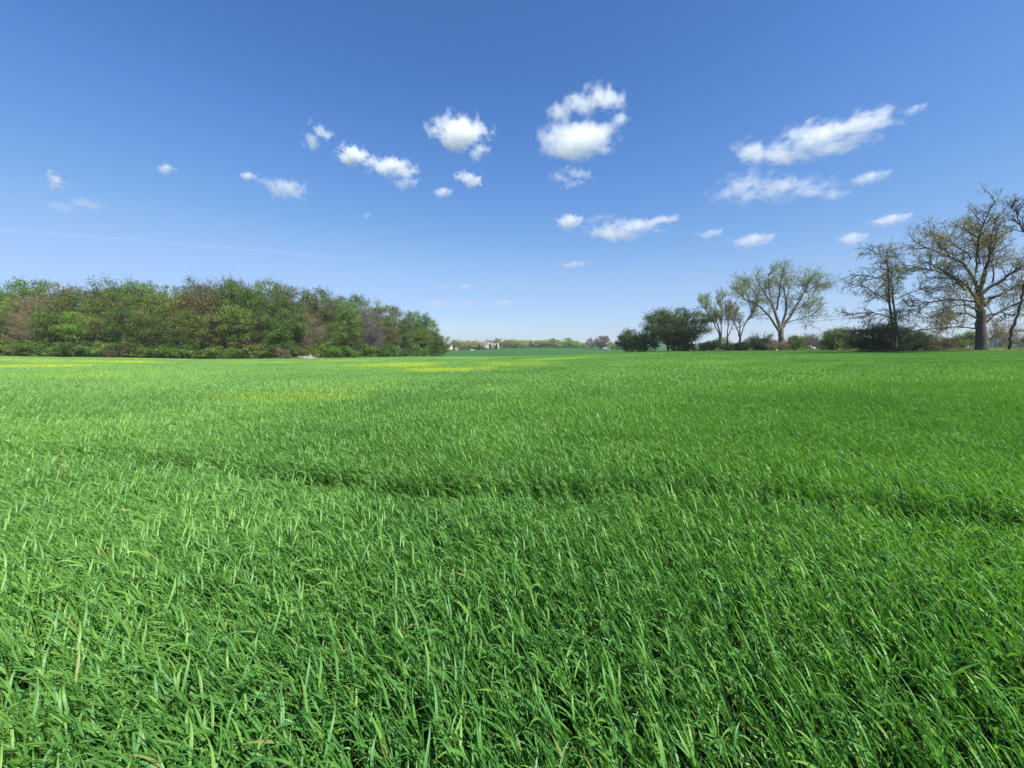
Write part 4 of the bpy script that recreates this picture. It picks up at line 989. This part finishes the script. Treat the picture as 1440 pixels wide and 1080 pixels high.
# ------------------------------------------------------------------ clouds: sunlit vapour high above the field
def cloud(puffs, tau, label, soft=1.0, noise=1.0, alt=1100.0, sq=.55, streak=1.0, lowY=None):
    """puffs: (px, py, half width px, half height px, tilt degrees) in the photograph; one body of vapour each"""
    px0 = sum(p[0] for p in puffs) / len(puffs); py0 = sum(p[1] for p in puffs) / len(puffs)
    d = pdir(px0, py0); k0 = (alt - EYE) / d[2] if lowY is None else lowY / d[1]
    C0 = np.array([0, 0, EYE]) + d * k0; dist = float(np.linalg.norm(d * k0)); dn = unit(d)
    rt = unit(np.cross(dn, [0, 0, 1])); upv = np.cross(rt, dn)
    pu = []
    for px, py, hw, hh, tl in puffs:
        hw *= 1.2; hh *= 1.25
        q = pdir(px, py); q = q / (q @ dn) * dist; o = np.array([0, 0, EYE]) + q - C0
        # px to metres near this direction (wide lens: stretch away from the axis)
        ql = pdir(px + hw, py); ql = ql / (ql @ dn) * dist; qu = pdir(px, py - hh); qu = qu / (qu @ dn) * dist
        rw = np.linalg.norm(ql - q); rh = np.linalg.norm(qu - q)
        pu.append((float(o @ rt), float(o @ upv), rw, rh, -R(tl)))
    size = max(p[2] for p in pu); hmin = min(p[3] for p in pu)
    m = bpy.data.materials.new('cloud_vapour'); m.use_nodes = True; n = m.node_tree.nodes; l = m.node_tree.links; n.clear()
    out = n.new('ShaderNodeOutputMaterial'); pv = n.new('ShaderNodeVolumePrincipled'); l.new(pv.outputs[0], out.inputs['Volume'])
    pv.inputs['Color'].default_value = (1, 1, 1, 1); pv.inputs['Anisotropy'].default_value = .25
    tc = n.new('ShaderNodeTexCoord'); acc = None
    for a, b, rw, rh, tl in pu:
        mp = n.new('ShaderNodeMapping'); mp.vector_type = 'TEXTURE'
        mp.inputs['Location'].default_value = (a, 0, b); mp.inputs['Rotation'].default_value = (0, tl, 0)
        mp.inputs['Scale'].default_value = (rw, (rw * rh) ** .5 * (sq / .55), rh)
        l.new(tc.outputs['Object'], mp.inputs[0]); ln = n.new('ShaderNodeVectorMath'); ln.operation = 'LENGTH'; l.new(mp.outputs[0], ln.inputs[0])
        v = mth(n, l, 'SUBTRACT', 1.0, ln.outputs['Value'])
        if acc is None: acc = v
        else:
            acc = mth(n, l, 'SMOOTH_MAX', acc, v); acc.node.inputs[2].default_value = .25
    def nz(sc, det, st=(1, 1, 1)):
        mp = n.new('ShaderNodeMapping'); mp.inputs['Scale'].default_value = st; l.new(tc.outputs['Object'], mp.inputs[0])
        t = n.new('ShaderNodeTexNoise'); t.inputs['Scale'].default_value = sc; t.inputs['Detail'].default_value = det; t.inputs['Roughness'].default_value = .66
        l.new(mp.outputs[0], t.inputs['Vector']); return t.outputs['Fac']
    n1 = nz(1.0 / (hmin * .8 + size * .14), 7, (1 / streak, 1, 1))
    v = mth(n, l, 'MULTIPLY_ADD', mth(n, l, 'SUBTRACT', n1, .5), 4.2 * noise); l.new(acc, v.node.inputs[2])
    v = mth(n, l, 'MULTIPLY', mth(n, l, 'SUBTRACT', v, .15), 1.45 / soft, True)
    T = size * 1.1
    l.new(mth(n, l, 'MULTIPLY', v, tau * .6 / T), pv.inputs['Density'])
    try: m.cycles.volume_step_rate = .45
    except Exception: pass
    # a snug closed hull round the puffs
    import bmesh
    bm = bmesh.new(); rg = np.random.RandomState(1)
    ph = np.arccos(1 - 2 * (np.arange(60) + .5) / 60); th = np.arange(60) * 2.39996
    U = np.stack([np.cos(th) * np.sin(ph), np.sin(th) * np.sin(ph), np.cos(ph)], 1) * 1.42
    for a, b, rw, rh, tl in pu:
        q = U * [rw, (rw * rh) ** .5 * (sq / .55), rh]; c, s = math.cos(tl), math.sin(tl)
        x = q[:, 0] * c + q[:, 2] * s + a; z = -q[:, 0] * s + q[:, 2] * c + b
        for X, Y_, Z in zip(x, q[:, 1], z): bm.verts.new((X, Y_, Z))
    r = bmesh.ops.convex_hull(bm, input=bm.verts); bmesh.ops.delete(bm, geom=list({e for e in r['geom_interior'] if isinstance(e, bmesh.types.BMVert)}), context='VERTS')
    bmesh.ops.recalc_face_normals(bm, faces=bm.faces)
    me = bpy.data.meshes.new('cloud'); bm.to_mesh(me); bm.free(); me.materials.append(m)
    o = link('cloud', me); mw = Matrix(((rt[0], dn[0], upv[0], C0[0]), (rt[1], dn[1], upv[1], C0[1]), (rt[2], dn[2], upv[2], C0[2]), (0, 0, 0, 1))); o.matrix_world = mw
    tag(o, label, 'cloud', kind='stuff'); return o
cloud([(812, 196, 52, 27, -6), (795, 212, 38, 14, -8), (835, 188, 28, 18, 0)], 7, 'large white rounded cloud, lower half of the tall pair', .8, .5)
cloud([(850, 136, 30, 17, -20), (818, 146, 26, 15, -15), (788, 158, 18, 14, -10), (870, 168, 16, 10, 30)], 4.5, 'ragged white cloud hanging just above the large rounded one', 1.1, .7)
cloud([(645, 184, 36, 23, 3), (640, 200, 24, 12, 0)], 8, 'compact white puff standing alone above the wood end', .8, .75)
cloud([(673, 213, 13, 9, 30)], 2.2, 'small wisp under the compact puff', 1.2, 1.2)
cloud([(497, 217, 19, 13, -5), (488, 223, 14, 8, 0)], 6, 'small puffy cloud, upper end of a falling pair', .9, .9)
cloud([(545, 233, 27, 12, 10), (566, 241, 20, 9, 8), (528, 228, 12, 9, 0)], 6.5, 'lumpy white cloud, lower end of the falling pair', .9, .85)
cloud([(569, 257, 17, 8, 5)], 1.8, 'thin wisp right below the lumpy cloud', 1.3, 1.2)
cloud([(452, 184, 14, 9, -25), (438, 198, 10, 10, -40)], 2.2, 'torn faint cloud tilted above the small puffy cloud', 1.2, 1.3)
cloud([(402, 266, 26, 13, 4), (380, 257, 16, 7, 0)], 3.5, 'soft oval cloud low over the wood', 1.2, .9)
cloud([(348, 247, 10, 6, 0)], 3.5, 'tiny white puff beside the soft oval cloud', 1.1, .8)
cloud([(655, 249, 13, 8, 0), (667, 256, 11, 7, 10)], 4.5, 'small white cloud straight below the compact puff', 1, .9)
cloud([(622, 270, 12, 7, 0)], 3.5, 'tiny flat puff below the compact puff', 1.1, .8)
cloud([(76, 251, 10, 9, 10), (80, 262, 9, 6, 0)], 2.2, 'faint small puff high over the outer part of the wood', 1.2, 1.1)
cloud([(233, 237, 10, 7, 20)], 2.5, 'tiny slanting puff alone over the wood', 1.1, 1.0)
cloud([(122, 286, 22, 8, 3), (82, 290, 24, 6, 0)], 1.6, 'long faint veil low over the outer wood', 1.5, 1.0, streak=1.8)
cloud([(812, 243, 20, 7, -15), (788, 250, 14, 7, -15), (808, 258, 15, 5, 10)], 1.8, 'faint torn veil below the large rounded cloud', 1.3, 1.3)
cloud([(799, 311, 17, 10, -12)], 4.5, 'small bright cloud at the low end of a thin tail', 1, .9)
cloud([(838, 308, 22, 5, 3)], 1.2, 'thin tail streaming from the small bright cloud', 1.5, 1.3, streak=1.6)
cloud([(862, 328, 34, 10, -8), (892, 318, 36, 10, -8), (928, 310, 26, 6, 4)], 5, 'long wedge-shaped white cloud above the dense tree', 1, .85, streak=1.4)
cloud([(1205, 177, 48, 15, -8), (1150, 193, 50, 20, -15), (1100, 217, 42, 13, -14), (1058, 214, 24, 15, -35), (1228, 158, 30, 8, -12), (1178, 206, 40, 12, -4)], 5.0, 'biggest cloud, long and slanting over the elm', 1.05, .9, streak=1.5)
cloud([(1040, 262, 34, 15, 10), (1088, 264, 42, 14, -2), (1135, 268, 34, 11, 0), (1172, 270, 22, 9, 0), (1052, 278, 24, 9, 0)], 2.6, 'wide ragged cloud under the biggest slanting one', 1.25, 1.2, streak=1.3)
cloud([(1220, 250, 26, 8, -6)], 3, 'small flat cloud at the end of the wide ragged one', 1.2, .9, streak=1.3)
cloud([(1285, 154, 16, 6, -8)], 1.5, 'faint wisp past the upper tip of the biggest cloud', 1.4, 1.1)
cloud([(1056, 338, 28, 9, -5)], 4, 'flat white cloud directly above the slim trees', 1.1, .9, streak=1.3)
cloud([(1250, 309, 27, 7, -4)], 4, 'small white lens cloud beside the oak top', 1.1, .9, streak=1.3)
cloud([(1197, 335, 20, 8, -14)], 3.5, 'small slanting cloud between elm and twin-trunk tree', 1.2, .9)
cloud([(998, 329, 18, 6, 0)], 2.6, 'small faint cloud between the wedge and the flat cloud', 1.3, 1.0)
for px, py, hw, hh, tau, lb in ((614, 427, 17, 5, 3, 'low flat cloud just over the end of the wood'), (660, 425, 8, 4, 2.5, 'tiny low cloud, middle one over the gap'), (708, 426, 16, 5, 3, 'low flat cloud over the far field, outermost of three'),
                            (622, 403, 7, 3.5, 1.6, 'faint speck of cloud above the wood end'), (654, 403, 10, 4, 2.6, 'tiny white cloud above the low three'), (697, 404, 11, 3, 1.0, 'very faint streak of cloud above the low three'), (805, 372, 18, 5, 3, 'low thin cloud alone over the far crest'),
                            (516, 303, 6, 5, .8, 'barely visible wisp over the wood end')):
    cloud([(px, py, hw, hh, 0)], tau, lb, 1.3, .7, streak=1.3)
# old vapour trail low in the sky over the wood
def trail():
    A = at(-60, 317, 8000.); Bp = at(470, 361, 8600.)
    mb = MB(); t = np.linspace(0, 1, 12)[:, None]; mb.tube(A * (1 - t) + Bp * t, np.full(12, 42.0), 10); mb.add(np.zeros((1, 3)))
    V = mb.V[0]; Q = mb.Q[0]; k = 10
    me = bpy.data.meshes.new('vapour_trail'); me.from_pydata([tuple(v) for v in V], [], [tuple(q) for q in Q] + [tuple(range(k))[::-1], tuple(range(len(V) - k, len(V)))])
    m = bpy.data.materials.new('trail_vapour'); m.use_nodes = True; n = m.node_tree.nodes; l = m.node_tree.links; n.clear()
    out = n.new('ShaderNodeOutputMaterial'); pv = n.new('ShaderNodeVolumePrincipled'); l.new(pv.outputs[0], out.inputs['Volume'])
    pv.inputs['Color'].default_value = (1, 1, 1, 1); pv.inputs['Density'].default_value = .0008
    me.materials.append(m); tag(link('vapour_trail', me), 'faint thin straight vapour trail low over the wood', 'vapour trail', kind='stuff')
trail()

# ------------------------------------------------------------------ haze: the air between here and the far treeline
def haze():
    mb = MB(); mb.box(-3000, 3000, -200, 3800, -9.5, 40); 
    m = bpy.data.materials.new('haze_air'); m.use_nodes = True; n = m.node_tree.nodes; l = m.node_tree.links; n.clear()
    out = n.new('ShaderNodeOutputMaterial'); pv = n.new('ShaderNodeVolumePrincipled'); l.new(pv.outputs[0], out.inputs['Volume'])
    pv.inputs['Color'].default_value = (.86, .93, 1, 1); pv.inputs['Density'].default_value = .00022; pv.inputs['Anisotropy'].default_value = .2
    tag(mb.build('haze', m), kind='stuff')
haze()
